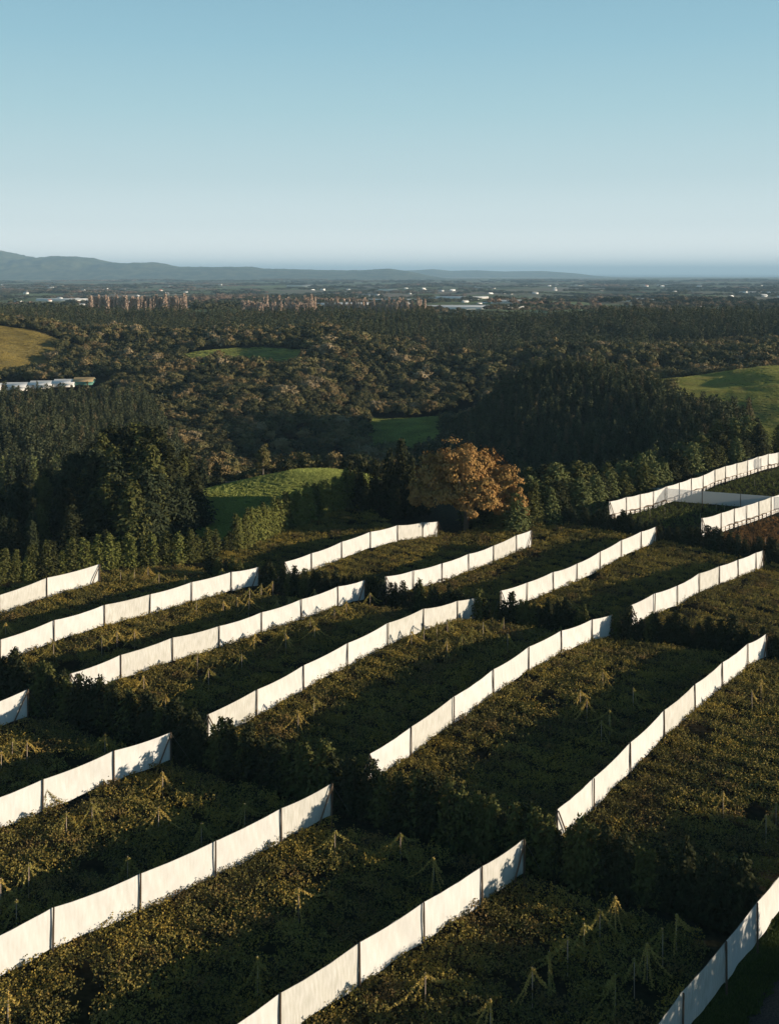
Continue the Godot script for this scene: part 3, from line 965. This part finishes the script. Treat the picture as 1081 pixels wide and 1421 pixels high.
func build_stands() -> void:
	var r := rnd(620)
	# dark stand on the western edge of the vines
	var lab := "%s %s conifer in the dense stand west of the near paddock"
	for k in 118:
		var t := r.randf()
		var x := lerpf(-150, -62, t)
		var d := lerpf(306, 385, r.randf())
		if x > -72.0 and d > 350.0: continue
		var px := 540.5 + 1500.0 * x / d
		var want := 11.0 + 15.0 * exp(-pow((px - 190.0) / 95.0, 2.0)) * (0.55 + 0.45 * smoothstep(305.0, 350.0, d))
		var tint: String = ["cypress", "cypress", "pine", "cypress_olive"][r.randi() % 4]
		var tall := want * r.randf_range(0.8, 1.08)
		var size_word := "towering" if tall > 19.0 else "tall" if tall > 13.0 else "shorter"
		var hue := {"cypress": "black green", "pine": "blue green", "cypress_olive": "olive green"}[tint] as String
		tree("stand_conifer", S.tall[r.randi() % 5], mats[tint], 20.0, tall, r.randf_range(1.15, 1.6), at(x, d), r.randf() * TAU, lab % [size_word, hue], "%s %s conifers of the stand by the paddock" % [size_word, hue])
	for q in [[-86, 420, 17], [-80, 424, 15], [-74, 428, 16], [-92, 428, 17], [-84, 432, 18], [-69, 432, 14], [-77, 440, 16]]:
		tree("clump_conifer", S.tall[r.randi() % 5], mats.pine, 20.0, q[2], 1.15, at(q[0], q[1]), r.randf() * TAU, "dark rounded conifer in the clump behind the paddock gate", "conifer clump behind the paddock gate")
	# belt above the far windbreaks
	for row in 3:
		for k in 24:
			var t := (k + r.randf_range(-0.3, 0.3)) / 23.0
			var x := lerpf(40, 166, t) - row * 6.5 + r.randf_range(-1.5, 1.5)
			var d := lerpf(336, 468, t) + row * 6.5 + r.randf_range(-1.5, 1.5)
			var h := lerpf(14.5, 19.0, r.randf()) * (0.82 if t < 0.15 else 1.0) * (0.9 if row == 0 else 1.0)
			var tint: String = ["pine_light", "cypress_olive", "pine_light", "cypress"][r.randi() % 4]
			var hue := {"pine_light": "fresh green", "cypress_olive": "olive green", "cypress": "dark green"}[tint] as String
			var where: String = ["front row", "middle row", "back row"][row]
			tree("belt_conifer", S.belt[r.randi() % 4], mats[tint], 20.0, h, r.randf_range(1.2, 1.7), at(x, d), r.randf() * TAU, "%s conifer in the %s of the shelter belt above the closely posted windbreaks" % [hue, where], "%s conifers in the %s of the shelter belt" % [hue, where])
	# dark conifers beside the russet tree
	for q in [[-10, 372, 15], [-5, 366, 18], [0, 368, 21], [4, 372, 24], [7, 362, 20], [-14, 378, 12], [11, 366, 19], [-8, 362, 12], [2, 358, 14]]:
		tree("spruce", S.tall[r.randi() % 5], mats.cypress, 20.0, q[2], 0.85, at(q[0], q[1]), r.randf() * TAU, "black green spruce standing beside the russet tree", "spruces beside the russet tree")
	for q in [[33, 352, 11], [36, 346, 10], [40, 350, 12], [44, 344, 11], [30, 347, 8], [47, 350, 13], [37, 341, 7], [51, 346, 11], [42, 339, 7]]:
		tree("young_conifer", S.tall[r.randi() % 5], mats[["cypress_olive", "cypress"][r.randi() % 2]], 20.0, q[2], 1.1, at(q[0], q[1]), r.randf() * TAU, "young green conifer on the sunny side of the russet tree", "young conifers by the russet tree")
	# the russet tree
	var o := base("russet_tree", at(24, 340), "huge russet brown broadleaf tree with spreading crown above the upper vine block", "tree")
	var st := SurfaceTool.new()
	st.begin(Mesh.PRIMITIVE_TRIANGLES)
	add_tube(st, [Vector3(0, -0.3, 0), Vector3(0.2, 5, 0), Vector3(0, 10, 0.3), Vector3(0.5, 19, 0)], [0.95, 0.75, 0.62, 0.25], 10)
	st.generate_normals()
	part("trunk", st.commit(), mats.bark, o)
	var rt := rnd(640)
	for k in 15:
		var a := TAU * k / 15.0 + rt.randf_range(-0.3, 0.3)
		var e := Vector3(cos(a), 0, sin(a))
		var y0 := rt.randf_range(6.0, 16.0)
		var l := rt.randf_range(8.0, 14.0)
		part("limb", tube([Vector3(0, y0, 0), e * l * 0.4 + Vector3(0, y0 + 3.4, 0), e * l * 0.8 + Vector3(0, y0 + 5.6, 0), e * l + Vector3(0, y0 + 8.0, 0)], [0.34, 0.22, 0.12, 0.04], 6), mats.pale_bark if k % 2 else mats.bark, o)
	var cv := PackedVector3Array()
	var cc := PackedColorArray()
	for q in [[0, 0, 29.5, 12.5, 0.30, 170], [-9, 3, 25, 9.5, 0.18, 100], [9.5, 1, 24, 10, 0.10, 120], [4, -8, 21, 9, 0.12, 90], [-6, -7, 20, 8.5, 0.2, 80], [14, -3, 17, 6.5, 0.08, 60], [-14, 0, 18, 6.5, 0.15, 50], [3, 9, 24, 9, 0.2, 70]]:
		add_crown(cv, cc, Vector3(q[0], 0, -q[1]), q[2], q[3], q[5], 72, 0.85, 641 + int(q[2] * 10), q[4], 0.24)
	part("crown", soup(cv, cc), mats.russet, o)
	# single tree on the paddock edge
	tree("slender_tree", broadleaf(15.0, 3.4, 90, 40, 0.6, 650, -0.12, 0.3), mats.bush_olive, 15.0, 15.5, 1.0, at(-50, 428), 0.4, "lone slender olive tree on the crest of the near paddock", "", "pale_bark")
	# trees beyond the track to the east: they throw the long dappled shade across the lower block
	for k in 24:
		var q := [lerpf(54, 80, k / 23.0) + r.randf_range(-1, 1) + 6.0 * (k % 2), lerpf(86, 126, k / 23.0) - 4.0 * (k % 2), r.randf_range(13.0, 17.5)]
		tree("track_tree", S.tall[r.randi() % 5], mats.cypress, 20.0, q[2], 1.0, at(q[0], q[1]), r.randf() * TAU, "tall shelter tree standing east of the dirt track", "shelter trees east of the track")

func kind_of(x: float, d: float) -> String:
	for k in pinepolys:
		if inside(pinepolys[k], x, d): return "pine_" + k
	return "" if paddock_at(x, d) != "" else "bush"

func build_forests() -> void:
	var r := rnd(700)
	# pines, planted close
	var pines := []
	for k in pinepolys:
		var p: PackedVector2Array = pinepolys[k]
		var lo := Vector2(1e9, 1e9)
		var hi := -lo
		for q in p:
			lo = lo.min(q)
			hi = hi.max(q)
		var step := 4.3 if k == "ridge" else 5.0 if lo.y < 1000.0 else 6.4
		var y := lo.y
		while y < hi.y:
			var x := maxf(lo.x, -0.42 * y)
			while x < minf(hi.x, 0.42 * y):
				var q := Vector2(x + r.randf_range(-1.6, 1.6), y + r.randf_range(-1.6, 1.6))
				x += step
				if not Geometry2D.is_point_in_polygon(q, p): continue
				var h := 17.0 + rough.get_noise_2d(q.x * 1.5, q.y * 1.5) * 4.0 + r.randf_range(-4.5, 3.5)
				if k == "ridge": h -= 1.0
				pines.append([q.y, q.x, h, r.randf() * TAU, r.randf_range(0.85, 1.25), k])
			y += step
	pines.sort_custom(func(a, b): return a[0] < b[0])
	var taken := {"west": 0, "ridge": 0}
	var names := {"west": "dark plantation pine of the western gully below the white sheds", "ridge": "dark plantation pine on the shaded ridge behind the shelter belt"}
	var near_t := [[], [], [], []]
	var near_c := [PackedColorArray(), PackedColorArray(), PackedColorArray(), PackedColorArray()]
	var far_t := [[], [], []]
	var far_c := [PackedColorArray(), PackedColorArray(), PackedColorArray()]
	for q in pines:
		var p := at(q[1], q[0])
		if taken.has(q[5]) and taken[q[5]] < 70:
			taken[q[5]] += 1
			tree("plantation_pine", S.pine[taken[q[5]] % 4], mats.pine if taken[q[5]] % 3 else mats.pine_light, 18.0, q[2], q[4], p, q[3], names[q[5]], "front pines of the %s plantation" % q[5])
			continue
		var tone := r.randf_range(0.8, 1.3)
		var col := Color(0.056, 0.064, 0.031) * tone
		if r.randf() < 0.10: col = Color(0.10, 0.085, 0.045) * tone
		var s: float = q[2] / 18.0
		if q[0] < 1000.0:
			var k := r.randi() % 4
			near_t[k].append(placed(p, q[3], s * q[4], s))
			near_c[k].append(col)
		else:
			var k := r.randi() % 3
			far_t[k].append(placed(p, q[3], s * q[4] * 1.1, s))
			far_c[k].append(col)
	var o := Node3D.new()
	o.name = numbered("pine_forest")
	add_child(o)
	tag(o, "closely planted dark pine forest filling the gully and the shaded ridge", "forest", "", "stuff")
	for k in 4: scatter("pines", S.pine[k], mats.leaf, near_t[k], near_c[k], o)
	o = Node3D.new()
	o.name = numbered("pine_forest")
	add_child(o)
	tag(o, "long dark pine forest along the rim in front of the plain", "forest", "", "stuff")
	for k in 3: scatter("pines", S.far_pine[k], mats.leaf, far_t[k], far_c[k], o)

	# mixed bush on the gully sides
	var bush := []
	var y := 440.0
	while y < 1260.0:
		var step := 7.6 + 1.8 * smoothstep(600.0, 1200.0, y)
		var x := -0.42 * y
		while x < 0.42 * y:
			var q := Vector2(x + r.randf_range(-3, 3), y + r.randf_range(-3, 3))
			x += step
			if kind_of(q.x, q.y) != "bush": continue
			if q.y < 470.0 and q.x > 10.0: continue
			if q.y < 485.0 and q.x > 120.0: continue
			if q.x > -320.0 and q.x < -225.0 and q.y > 795.0 and q.y < 885.0: continue
			if q.x > 48.0 and q.x < 130.0 and q.y > 765.0 and q.y < 850.0: continue
			var n := rough.get_noise_2d(q.x * 2.0, q.y * 2.0)
			var h := 7.0 + n * 4.0 + r.randf_range(0.0, 6.0) * r.randf()
			bush.append([q.y, q.x, h, r.randf() * TAU, r.randf_range(0.9, 1.35), n])
		y += step
	bush.sort_custom(func(a, b): return a[0] < b[0])
	var bt := [[], [], [], [], [], []]
	var bc := [PackedColorArray(), PackedColorArray(), PackedColorArray(), PackedColorArray(), PackedColorArray(), PackedColorArray()]
	var fb := [[], [], []]
	var fc := [PackedColorArray(), PackedColorArray(), PackedColorArray()]
	var singles := 0
	var tones := {"bush_dark": "dark green", "bush_olive": "olive", "bush_brown": "brown", "bush_tan": "pale tan"}
	for q in bush:
		var p := at(q[1], q[0])
		var pick := q[5] as float + r.randfn(0.0, 0.35)
		var m := "bush_dark" if pick < 0.02 else "bush_olive" if pick < 0.38 else "bush_brown" if pick < 0.78 else "bush_tan"
		if singles < 290 and q[2] > 7.5:
			singles += 1
			tree("bush_tree", S.bush[r.randi() % 6], mats[m], 9.0, q[2] * 1.15, q[4], p, q[3], "%s rounded tree in the mixed bush on the gully side" % tones[m], "%s trees of the gully bush" % tones[m])
			continue
		var col: Color = Color(0.060, 0.062, 0.028) if m == "bush_dark" else Color(0.125, 0.112, 0.048) if m == "bush_olive" else Color(0.170, 0.128, 0.062) if m == "bush_brown" else Color(0.235, 0.185, 0.112)
		col = col * r.randf_range(0.8, 1.25)
		var s: float = q[2] / 9.0
		if q[0] < 900.0:
			var k := r.randi() % 6
			bt[k].append(placed(p, q[3], s * q[4], s))
			bc[k].append(col)
		else:
			var k := r.randi() % 3
			fb[k].append(placed(p, q[3], s * q[4] * 1.1, s))
			fc[k].append(col)
	o = Node3D.new()
	o.name = numbered("mixed_bush")
	add_child(o)
	tag(o, "autumn brown and olive mixed bush covering the gully sides", "bush", "", "stuff")
	for k in 6: scatter("bushes", S.bush[k], mats.leaf, bt[k], bc[k], o)
	for k in 3: scatter("bushes", S.far_bush[k], mats.leaf, fb[k], fc[k], o)

# ---------------------------------------------------------------- the plain
func gable_mesh(w: float, h: float, l: float, rise: float) -> Array:
	# [walls, roof]
	var st := SurfaceTool.new()
	st.begin(Mesh.PRIMITIVE_TRIANGLES)
	box(st, Vector3(-w / 2, -1.0, -l / 2), Vector3(w / 2, h, l / 2))
	for z in [-l / 2, l / 2]:
		for q in [Vector3(-w / 2, h, z), Vector3(0, h + rise, z), Vector3(w / 2, h, z)]: st.add_vertex(q)
	st.generate_normals()
	var rt := SurfaceTool.new()
	rt.begin(Mesh.PRIMITIVE_TRIANGLES)
	var e := 0.4
	for s in [-1, 1]:
		var a := Vector3(s * (w / 2 + e), h - rise * e * 2.0 / w, -l / 2 - e)
		var b := Vector3(0, h + rise + 0.06, -l / 2 - e)
		var c := Vector3(0, h + rise + 0.06, l / 2 + e)
		var d := Vector3(s * (w / 2 + e), h - rise * e * 2.0 / w, l / 2 + e)
		var t := Vector3(0, 0.18, 0)
		for q in [a + t, b + t, c + t, a + t, c + t, d + t, a, c, b, a, d, c, a, a + t, d + t, a, d + t, d, a, b, b + t, a, b + t, a + t, d, c + t, c, d, d + t, c + t]: rt.add_vertex(q)
	rt.generate_normals()
	return [st.commit(), rt.commit()]

func build_plain() -> void:
	var r := rnd(800)
	# leafless poplars in rows
	var rows := [[-425, 1530, -290, 1545, 50, 0.86, "pale pinkish leafless poplar in the long row beyond the western pines"], [-205, 1500, -108, 1505, 52, 0.7, "brown leafless poplar in the dense block beside the green clearing"], [-90, 1560, 50, 1545, 36, 0.78, "pale leafless poplar in the open row before the white crop covers"], [-190, 1620, -110, 1615, 20, 0.85, "pale leafless poplar behind the dense poplar block"]]
	for q in rows:
		for k in q[4]:
			var t: float = (k + r.randf_range(-0.4, 0.4)) / (q[4] - 1.0)
			var x := lerpf(q[0], q[2], t)
			var d := lerpf(q[1], q[3], t) + r.randf_range(-6, 6)
			var h: float = 30.0 * q[5] * r.randf_range(0.72, 1.15)
			tree("poplar_tree", S.poplar[r.randi() % 3], mats.poplar, 25.0, h, r.randf_range(1.5, 2.3), at(x, d), r.randf() * TAU, q[6], "poplars " + str(q[6]).get_slice(" in ", 1), "pale_bark")
	# tree lines and copses over the plain
	var lists := [[], [], []]
	var cols := [PackedColorArray(), PackedColorArray(), PackedColorArray()]
	for k in 460:
		var d := 1560.0 * pow(9.5, pow(r.randf(), 0.85))
		var x := r.randf_range(-0.40, 0.40) * d
		var a := 0.6 + (PI / 2 if r.randf() < 0.35 else 0.0) + r.randfn(0.0, 0.15)
		var length := r.randf_range(60.0, 320.0) * (0.6 + d / 5000.0)
		var gap := 7.0 * (0.8 + d / 3500.0)
		var tall := r.randf_range(0.7, 1.6) * (0.8 + d / 12000.0)
		var base_col: Color = [Color(0.055, 0.066, 0.040), Color(0.075, 0.080, 0.046), Color(0.13, 0.11, 0.075), Color(0.24, 0.175, 0.135)][[0, 0, 0, 1, 1, 2, 3][r.randi() % 7]]
		var copse := r.randf() < 0.3
		var n := int(length / gap)
		for i in n:
			var u := (i - n * 0.5) * gap
			var p := Vector2(x + cos(a) * u, d + sin(a) * u)
			if copse: p = Vector2(x, d) + Vector2(r.randfn(0, 1), r.randfn(0, 1)) * length * 0.18
			p += Vector2(r.randf_range(-3, 3), r.randf_range(-3, 3))
			if p.y < 1510.0: continue
			var s := tall * r.randf_range(0.75, 1.25)
			var j := r.randi() % 3
			lists[j].append(placed(at(p.x, p.y), r.randf() * TAU, s * 1.3 * (0.8 + d / 6000.0), s))
			cols[j].append(base_col * r.randf_range(0.8, 1.2))
	var o := Node3D.new()
	o.name = numbered("distant_woodland")
	add_child(o)
	tag(o, "distant shelter belts and copses strewn across the hazy plain", "woodland", "", "stuff")
	for k in 3: scatter("trees", S.far_bush[k], mats.leaf, lists[k], cols[k], o)
	# sheds and houses
	var small := gable_mesh(9.0, 3.2, 14.0, 2.0)
	var roofs := ["white_roof", "grey_roof", "grey_roof", "red_roof", "white_roof"]
	var roof_words := {"white_roof": "white", "grey_roof": "grey", "red_roof": "dull red"}
	for k in 170:
		var d := 2300.0 * pow(4.2, r.randf())
		var x := r.randf_range(-0.36, 0.37) * d
		var big := r.randf_range(0.7, 1.35) * (0.7 + d / 7000.0)
		var rf: String = roofs[r.randi() % 5]
		var h := base("farm_building", at(x, d), "small white walled farm building with %s roof on the hazy plain" % roof_words[rf], "building", "farm buildings with %s roofs on the plain" % roof_words[rf], r.randf() * TAU)
		h.scale = Vector3(big, big, big)
		part("wall", small[0], mats.white_wall, h)
		part("roof", small[1], mats[rf], h)
	# long white crop covers and packing sheds
	for q in [[-110, 2050, 150, 46, 5.5, "long white crop cover behind the open poplar row", 0.05], [110, 2120, 300, 60, 5.0, "longest white crop cover beyond the middle pine forest", 0.08], [-330, 1900, 110, 30, 5.0, "white crop cover glimpsed behind the pale poplar row", 0.0], [-250, 4700, 330, 60, 7.0, "white crop cover lying far out on the plain", 0.0], [-950, 4300, 190, 60, 8.0, "long white packing shed on the western plain", 0.0], [640, 2850, 66, 26, 9.0, "gleaming white warehouse on the eastern plain", -0.1], [250, 2300, 66, 22, 5.0, "white shed beside the dark hedge beyond the middle pines", 0.1], [800, 3100, 95, 24, 7.0, "cluster of white sheds east of the gleaming warehouse", 0.0], [-690, 2300, 80, 22, 6.0, "low white shed beside the dark western copse", 0.0], [10, 3100, 170, 30, 8.0, "white packhouse roofs in the middle of the plain", 0.0]]:
		var h := base("crop_cover", at(q[0], q[1]), q[5], "greenhouse", "", q[6])
		var spans := 4
		for k in spans:
			var g := gable_mesh(q[3] / spans, q[4], q[2], 2.2)
			var t := Transform3D(Basis(Vector3.UP, PI / 2), Vector3(0, 0, (k - spans * 0.5 + 0.5) * q[3] / spans))
			part("wall", g[0], mats.white_wall, h, t)
			part("roof", g[1], mats.white_roof, h, t)
	for k in 16:
		var d := 2900.0 * pow(3.2, r.randf())
		var h := base("crop_cover", at(r.randf_range(-0.34, 0.36) * d, d), "pale strip of crop cover far out among the hazy fields", "greenhouse", "pale crop cover strips far out on the plain", r.randf_range(-0.15, 0.15))
		var g := gable_mesh(r.randf_range(22, 40), 5.0, r.randf_range(70, 220), 2.0)
		var t := Transform3D(Basis(Vector3.UP, PI / 2), Vector3.ZERO)
		part("wall", g[0], mats.white_wall, h, t)
		part("roof", g[1], mats.white_roof, h, t)
	# sheds in the western gully
	var sx := [-312, -292, -274, -257, -243]
	for k in 5:
		var h := base("packing_shed", at(sx[k], 846 + k * 4, 3.5), ["white packing shed at the open end of the shed row in the gully", "second white packing shed of the row above the western pines", "middle white packing shed in the row of gully sheds", "white packing shed beside the tan roofed one above the pines", "tan roofed shed with green end wall above the western pines"][k], "shed", "", 0.12)
		var g := gable_mesh(17.0, 2.4 - k * 0.15, 19.0 - k, 2.4)
		var t := Transform3D(Basis(Vector3.UP, PI / 2), Vector3.ZERO)
		part("wall", g[0], mats.white_wall if k < 4 else mats.green_wall, h, t)
		part("roof", g[1], mats.white_roof if k < 4 else mats.tan_roof, h, t)

# ---------------------------------------------------------------- details
func build_details() -> void:
	var r := rnd(900)
	# grass on the open ground
	var blade := []
	for k in 3:
		var q := rnd(910 + k)
		var v := PackedVector3Array()
		var c := PackedColorArray()
		for i in 240:
			var p := Vector3(q.randf_range(-1.6, 1.6), -0.03, q.randf_range(-1.6, 1.6))
			var dir := (Vector3.UP + dir_random(q) * 0.55).normalized()
			var tone := q.randf_range(0.75, 1.25)
			leaf(v, c, p, dir, Vector3(q.randf_range(-1, 1), 0, q.randf_range(-1, 1)).normalized(), q.randf_range(0.16, 0.40), 0.26, Color(tone * q.randf_range(0.95, 1.1), tone, tone * 0.9))
		blade.append(soup(v, c))
	for k in polys:
		var p: PackedVector2Array = polys[k]
		var lo := Vector2(1e9, 1e9)
		var hi := -lo
		for q in p:
			lo = lo.min(q)
			hi = hi.max(q)
		var step := 2.0 if lo.y < 500.0 else 2.6 if lo.y < 900.0 else 3.6
		var lists := [[], [], []]
		var cols := [PackedColorArray(), PackedColorArray(), PackedColorArray()]
		var y := lo.y
		while y < hi.y:
			var x := maxf(lo.x, -0.40 * y)
			while x < minf(hi.x, 0.40 * y):
				var q := Vector2(x + r.randf_range(-1, 1), y + r.randf_range(-1, 1))
				x += step
				if not Geometry2D.is_point_in_polygon(q, p): continue
				var j := r.randi() % 3
				var n := rough.get_noise_2d(q.x * 4.0, q.y * 4.0)
				lists[j].append(placed(at(q.x, q.y), r.randf() * TAU, 1.0 if step < 2.5 else 1.35, 1.0 + 0.4 * n))
				var col := Color(0.31, 0.34, 0.10) * (1.0 + 0.35 * n)
				if k == "hill" or k == "corner": col = Color(0.31, 0.245, 0.08) * (1.0 + 0.4 * n)
				elif k == "knoll": col = Color(0.36, 0.355, 0.115).lerp(Color(0.41, 0.34, 0.13), clampf(n * 1.6, 0.0, 1.0))
				cols[j].append(col)
			y += step
		var o := Node3D.new()
		o.name = numbered("grass")
		add_child(o)
		tag(o, {"near": "short green pasture grass on the near paddock", "valley": "green pasture grass on the valley floor paddock", "knoll": "sunlit pasture grass over the rolling knoll", "hill": "dry yellow grass on the western hillside", "clearing": "green grass in the clearing amid the mixed bush", "strip": "shaded grass strip below the middle pine forest", "poplar": "green grass in the clearing by the poplar block", "corner": "straw coloured grass below the western pines"}[k], "grass", "", "stuff")
		for j in 3: scatter("blades", blade[j], mats.leaf, lists[j], cols[j], o)
	# post and wire fence along the crest of the near paddock
	var line := [[-84, 409], [-76, 413], [-69, 416], [-62, 420], [-55, 424], [-48, 428], [-42, 431], [-36, 432.5], [-29, 432], [-22, 431], [-15, 430], [-8, 429]]
	var f := base("paddock_fence", at(-84, 409), "post and wire fence along the crest of the near paddock", "fence")
	var last := Vector3.ZERO
	for i in line.size():
		var p := at(line[i][0], line[i][1]) - f.position
		part("post", S.post, mats.pale_pole, f, Transform3D(Basis.from_scale(Vector3(0.13, 1.35, 0.13)), p))
		if i > 0:
			for h in [0.4, 0.8, 1.15]: part("wire", tube([last + Vector3(0, h, 0), p + Vector3(0, h, 0)], [0.015, 0.015], 4), mats.wire, f)
		last = p
	var gt := base("paddock_gate", at(-61, 417.5), "pale timber gate in the paddock fence beside the conifer clump", "gate", "", 0.5)
	for h in [0.25, 0.6, 0.95, 1.3]: part("bar", box_mesh(Vector3(-2.1, h - 0.06, -0.04), Vector3(2.1, h + 0.06, 0.04)), mats.pale_pole, gt)
	for x in [-2.2, 2.2]: part("post", S.post, mats.pale_pole, gt, Transform3D(Basis.from_scale(Vector3(0.11, 1.6, 0.11)), Vector3(x, 0, 0)))
	# dirt track beside the last windbreak
	var a := Vector2(30.2, 112.3)
	var dir := Vector2(cos(deg_to_rad(51.0)), sin(deg_to_rad(51.0)))
	var nrm := Vector2(dir.y, -dir.x)
	var st := SurfaceTool.new()
	st.begin(Mesh.PRIMITIVE_TRIANGLES)
	var cols_n := 10
	var rows_n := 60
	for j in rows_n + 1:
		for i in cols_n + 1:
			var u := 3.0 + 4.2 * i / cols_n
			var p := a + dir * (-60.0 + 2.6 * j) + nrm * (u + 0.4 * sin(j * 0.3))
			var rut := -0.07 * (exp(-pow((i - 2.5) / 0.9, 2.0)) + exp(-pow((i - 7.5) / 0.9, 2.0)))
			var tone := 1.0 + 0.3 * fine.get_noise_2d(p.x, p.y)
			st.set_color(Color(tone, tone, tone))
			st.add_vertex(at(p.x, p.y, 0.12 + rut))
	for j in rows_n:
		for i in cols_n:
			var q := j * (cols_n + 1) + i
			for e in [q, q + cols_n + 1, q + 1, q + 1, q + cols_n + 1, q + cols_n + 2]: st.add_index(e)
	st.generate_normals()
	top("dirt_track", st.commit(), mats.track, "muddy rutted dirt track along the shaded windbreak", "track", "", "structure")
	# rough grass either side of the track
	var lists := [[], [], []]
	var cols := [PackedColorArray(), PackedColorArray(), PackedColorArray()]
	for k in 1500:
		var u := r.randf_range(0.2, 2.8) if r.randf() < 0.5 else r.randf_range(7.4, 16.0)
		var p := a + dir * r.randf_range(-55.0, 40.0) + nrm * u
		var j := r.randi() % 3
		lists[j].append(placed(at(p.x, p.y), r.randf() * TAU, 0.8, r.randf_range(0.9, 2.2)))
		cols[j].append(Color(0.085, 0.115, 0.03) * r.randf_range(0.6, 1.2))
	var v := Node3D.new()
	v.name = numbered("grass")
	add_child(v)
	tag(v, "rough grass verge beside the dirt track", "grass", "", "stuff")
	for j in 3: scatter("blades", blade[j], mats.leaf, lists[j], cols[j], v)
	# young vines of the far eastern block, with stakes, and cross nets
	var patch := []
	for k in 3: patch.append(vine_patch(950 + k, 46, 2, 0.9))
	for blk in [["green young vines in rows between the closely posted windbreaks", [72, 350, 94, 331, 170, 404, 170, 452, 160, 444], Color(0.10, 0.115, 0.03), 2.4], ["reddish young vines in front of the closely posted windbreak", [98, 328, 140, 290, 190, 330, 190, 418, 130, 360], Color(0.20, 0.105, 0.04), 2.2]]:
		var p := outline(blk[1])
		lists = [[], [], []]
		cols = [PackedColorArray(), PackedColorArray(), PackedColorArray()]
		var y := 285.0
		while y < 455.0:
			var x := 60.0
			while x < 0.4 * y + 6.0:
				var q := Vector2(x + r.randf_range(-0.8, 0.8), y + r.randf_range(-0.5, 0.5))
				x += blk[3] * 0.75
				if not inside(p, q.x, q.y): continue
				var j := r.randi() % 3
				lists[j].append(placed(at(q.x, q.y, 0.55 + r.randf() * 0.5), r.randf() * TAU, 1.0, 1.3))
				cols[j].append((blk[2] as Color) * r.randf_range(0.6, 1.35))
			y += blk[3]
		var o := Node3D.new()
		o.name = numbered("young_vines")
		add_child(o)
		tag(o, blk[0], "vines", "", "stuff")
		for j in 3: scatter("leaves", patch[j], mats.leaf, lists[j], cols[j], o)
		for k in 46:
			var q := Vector2(r.randf_range(80, 165), r.randf_range(300, 430))
			if not inside(p, q.x, q.y): continue
			var stake := top("vine_stake", S.post, mats.pale_pole, "thin pale stake among the " + str(blk[0]).get_slice(" in ", 0), "stake", "stakes among the " + str(blk[0]).get_slice(" in ", 0))
			stake.transform = Transform3D(Basis.from_scale(Vector3(0.05, 2.4, 0.05)), at(q.x, q.y))
	for q in [[96.5, 379, 131, 363, 3, "grey see-through cross net joining the two closely posted windbreaks"], [97, 381, 91, 392, 2, "small grey net standing out behind the closely posted windbreak"], [150, 437, 144, 448, 2, "grey net panel behind the far end of the closely posted windbreak"]]:
		var A := at(q[0], q[1])
		var B := at(q[2], q[3])
		var o := base("cross_net", A, q[5], "net")
		for i in q[4]:
			var p0 := (A.lerp(B, float(i) / q[4]) - A)
			var p1 := (A.lerp(B, float(i + 1) / q[4]) - A)
			var l := Vector3(0, 1.7, 0)
			var h := Vector3(0, 6.0, 0)
			part("net_panel", soup(PackedVector3Array([p0 + l, p0 + h, p1 + h, p0 + l, p1 + h, p1 + l])), mats.net, o)
		for i in q[4] + 1:
			part("post", S.post, mats.timber, o, Transform3D(Basis.from_scale(Vector3(0.12, 6.3, 0.12)), A.lerp(B, float(i) / q[4]) - A))
